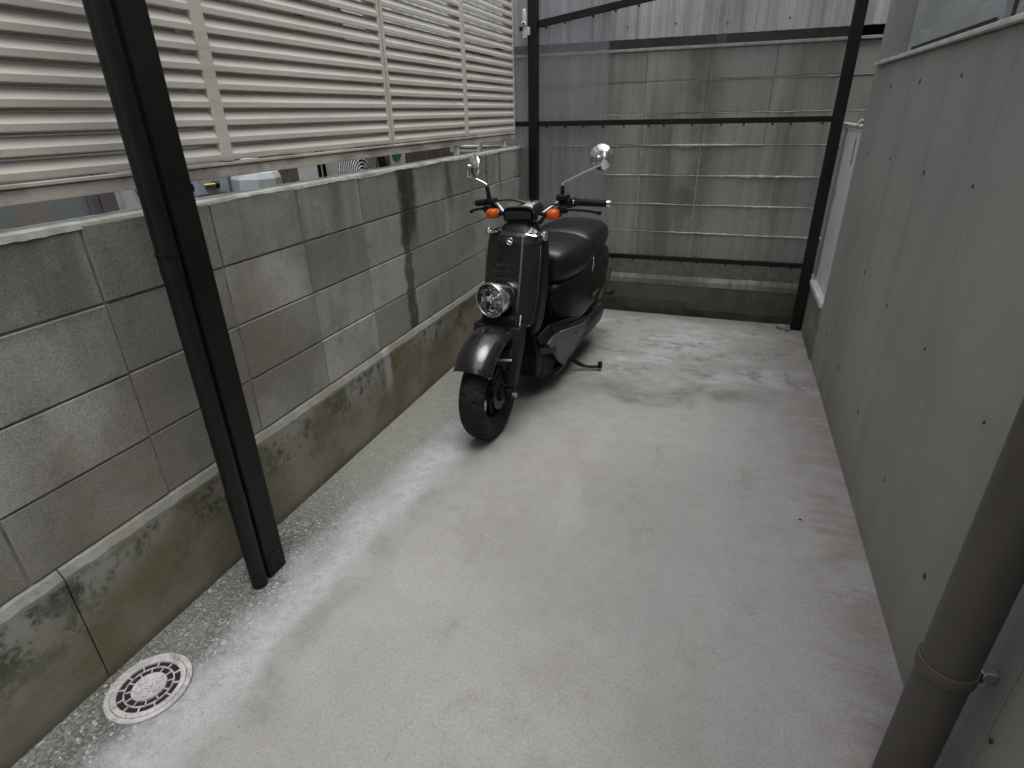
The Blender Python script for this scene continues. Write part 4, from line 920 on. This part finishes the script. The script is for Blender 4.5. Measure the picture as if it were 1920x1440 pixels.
# cables from the bars into the column
for pts, rr, mt in ((((.175, .40, 1.01), (.13, .36, .995), (.10, .35, .955), (.075, .345, .925)), .0042, 'plastic'), (((.168, .41, 1.03), (.11, .35, 1.01), (.085, .335, .96), (.06, .335, .925)), .0035, 'plastic'),
                    (((-.175, .40, 1.02), (-.12, .355, 1.045), (-.03, .345, 1.050), (.06, .36, 1.02)), .0038, 'plastic'), (((.165, .43, 1.02), (.115, .395, .975), (.09, .37, .94)), .004, 'plastic')):
    hb(MB().tube(spline(pts, 6), rr, 8), 'cable', mt, None, smooth=True)
# --- floorboard, side covers, under cowl
P(MB().loft([[(-.13, .36, .30), (.13, .36, .30), (.13, .36, .335), (-.13, .36, .335)], [(-.17, .46, .275), (.17, .46, .275), (.17, .46, .315), (-.17, .46, .315)], [(-.175, .70, .27), (.175, .70, .27), (.175, .70, .31), (-.175, .70, .31)]]), 'floorboard', 'darkgrey', None, mods=[('BEVEL', {'width': .008, 'segments': 2})])
P(MB().loft([[(-.085, .34, .46), (.085, .34, .46), (.085, .42, .46), (-.085, .42, .46)], [(-.12, .33, .30), (.12, .33, .30), (.12, .44, .30), (-.12, .44, .30)], [(-.10, .36, .16), (.10, .36, .16), (.11, .50, .15), (-.11, .50, .15)]]), 'leg_shield', 'plastic', None, mods=[('BEVEL', {'width': .01, 'segments': 2})])
P(MB().loft([[(-.11, .42, .13), (.11, .42, .13), (.12, .42, .28), (-.12, .42, .28)], [(-.14, .62, .12), (.14, .62, .12), (.16, .62, .28), (-.16, .62, .28)], [(-.12, .95, .17), (.12, .95, .17), (.15, .95, .30), (-.15, .95, .30)]]), 'under_cowl', 'plastic', None, mods=[('BEVEL', {'width': .012, 'segments': 2})])
def plate(pts, x, th, name, mat, s):
    a = [(s * (x + dx), y, z) for y, z, dx in pts]; b = [(s * (x + dx - th), y, z) for y, z, dx in pts]
    return P(MB().loft([a, b]), name, mat, None, mods=[('BEVEL', {'width': .004, 'segments': 2})])
for s in (1, -1):
    plate([(.50, .215, 0), (.40, .345, -.03), (.46, .385, -.01), (.92, .300, .012), (1.06, .255, .012), (.60, .150, -.005)], .178, .012, 'side_panel', 'greyplastic', s)
    plate([(.60, .149, 0), (.52, .120, -.02), (.62, .105, -.02), (1.12, .215, .01), (1.12, .245, .014)], .174, .012, 'side_skirt', 'darkgrey', s)
    plate([(.36, .35, -.05), (.33, .40, -.06), (.43, .44, -.03), (.70, .40, .0), (.98, .325, .01), (.92, .304, .008), (.46, .389, -.01)], .176, .012, 'board_edge', 'plastic', s)
    P(MB().tube([(s * .176, .50, .382), (s * .192, .74, .338), (s * .193, .93, .304)], .0022, 6), 'panel_line', 'steel', None, smooth=True)
    P(MB().box(*sorted((s * .1895, s * .1935)), .735, .765, .292, .300, .001), 'panel_mark', 'dark')
# --- rear body and seat
P(MB().loft([section(*q, 5.0) for q in ((.60, .46, .085, .10), (.64, .46, .140, .15), (.72, .465, .172, .165), (.90, .475, .194, .165), (1.15, .495, .206, .155), (1.38, .525, .200, .14), (1.50, .55, .17, .11), (1.55, .56, .13, .08))]), 'rear_body', 'flank', None, smooth=True, mods=SUB)
P(MB().loft([section(*q, 2.7) for q in ((.605, .680, .095, .060), (.635, .685, .150, .098), (.72, .690, .184, .112), (.90, .694, .203, .113), (.98, .696, .204, .112), (1.02, .700, .190, .10))]), 'seat', 'seat', None, smooth=True, mods=SUB)
P(MB().loft([section(*q, 2.7) for q in ((.955, .700, .190, .10), (.985, .712, .2045, .116), (1.20, .728, .205, .112), (1.45, .733, .180, .088), (1.53, .72, .13, .06), (1.55, .715, .08, .03))]), 'pillion_seat', 'seat', None, smooth=True, mods=SUB)
P(MB().tube(spline([(.206, .965, .60), (.209, .972, .635), (.205, .985, .675)]), .004, 8), 'seat_glint', 'chrome', None, smooth=True)  # added chrome sliver imitating a highlight where seat meets pillion
for s in (1, -1):
    P(MB().tube(spline([(s * .200, 1.05, .345), (s * .214, 1.20, .375), (s * .210, 1.34, .43), (s * .20, 1.44, .50)]), .008, 10), 'body_rail', 'plastic', None, smooth=True)
    # chrome lettering strip on the flank
    for k in range(4):
        o = P(MB().box(-.001, .001, -.012, .012, -.014, .014, .0004), 'badge_letter', 'steel'); o.location = (s * .2075, 1.02 + k * .034, .445); o.scale = (1, 1, .9 if k % 2 else .7)
P(MB().loft([section(*q, 3.0) for q in ((1.46, .50, .10, .08), (1.56, .52, .10, .085), (1.585, .52, .085, .07))]), 'tail_lamp', 'red', None, **SM)
P(MB().loft([[(-.085, 1.40, .42), (.085, 1.40, .42), (.085, 1.42, .41), (-.085, 1.42, .41)], [(-.09, 1.54, .36), (.09, 1.54, .36), (.09, 1.55, .35), (-.09, 1.55, .35)], [(-.08, 1.62, .24), (.08, 1.62, .24), (.08, 1.625, .235), (-.08, 1.625, .235)]]), 'rear_fender', 'plastic')
P(MB().loft([section(*q, 3.4) for q in ((.95, .235, .06, .05), (1.0, .235, .075, .065), (1.28, .240, .075, .062), (1.38, .245, .06, .05))]).xf(lambda p: Vector((p.x + .125, p.y, p.z))), 'engine_case', 'darkgrey', None, **SM)
P(MB().tube(spline([(-.16, .95, .19), (-.19, 1.15, .21), (-.19, 1.45, .27)]), [.02] * 4 + [.05] * 9, 16), 'muffler', 'darkgrey', None, **SM)
P(MB().tube([(.165, 1.27, .24), (.175, 1.36, .46)], .014, 12), 'shock_absorber', 'steel', None, **SM)
P(MB().tube(spline([(.16, 1.38, .36), (.20, 1.44, .33), (.215, 1.48, .335)]), .009, 8), 'passenger_peg', 'plastic', None, smooth=True)
P(MB().box(.195, .225, 1.44, 1.50, .325, .345, .005), 'peg_foot', 'plastic')
# centre stand and side stand
P(MB().tube(spline([(.12, .80, .15), (.17, .86, .055), (.24, .90, .030), (.300, .915, .034)], 6), .0085, 10), 'side_stand', 'plastic', None, smooth=True)
P(MB().tube(spline([(.15, .84, .09), (.22, .925, .020), (.290, .925, .030)], 6), .0045, 8), 'stand_spring', 'plastic', None, smooth=True)
P(MB().box(.288, .312, .905, .935, .022, .062, .004), 'stand_foot', 'plastic')
P(MB().tube([(-.09, .90, .20), (-.13, .95, .012)], .010, 10), 'centre_stand', 'plastic', None, **SM)
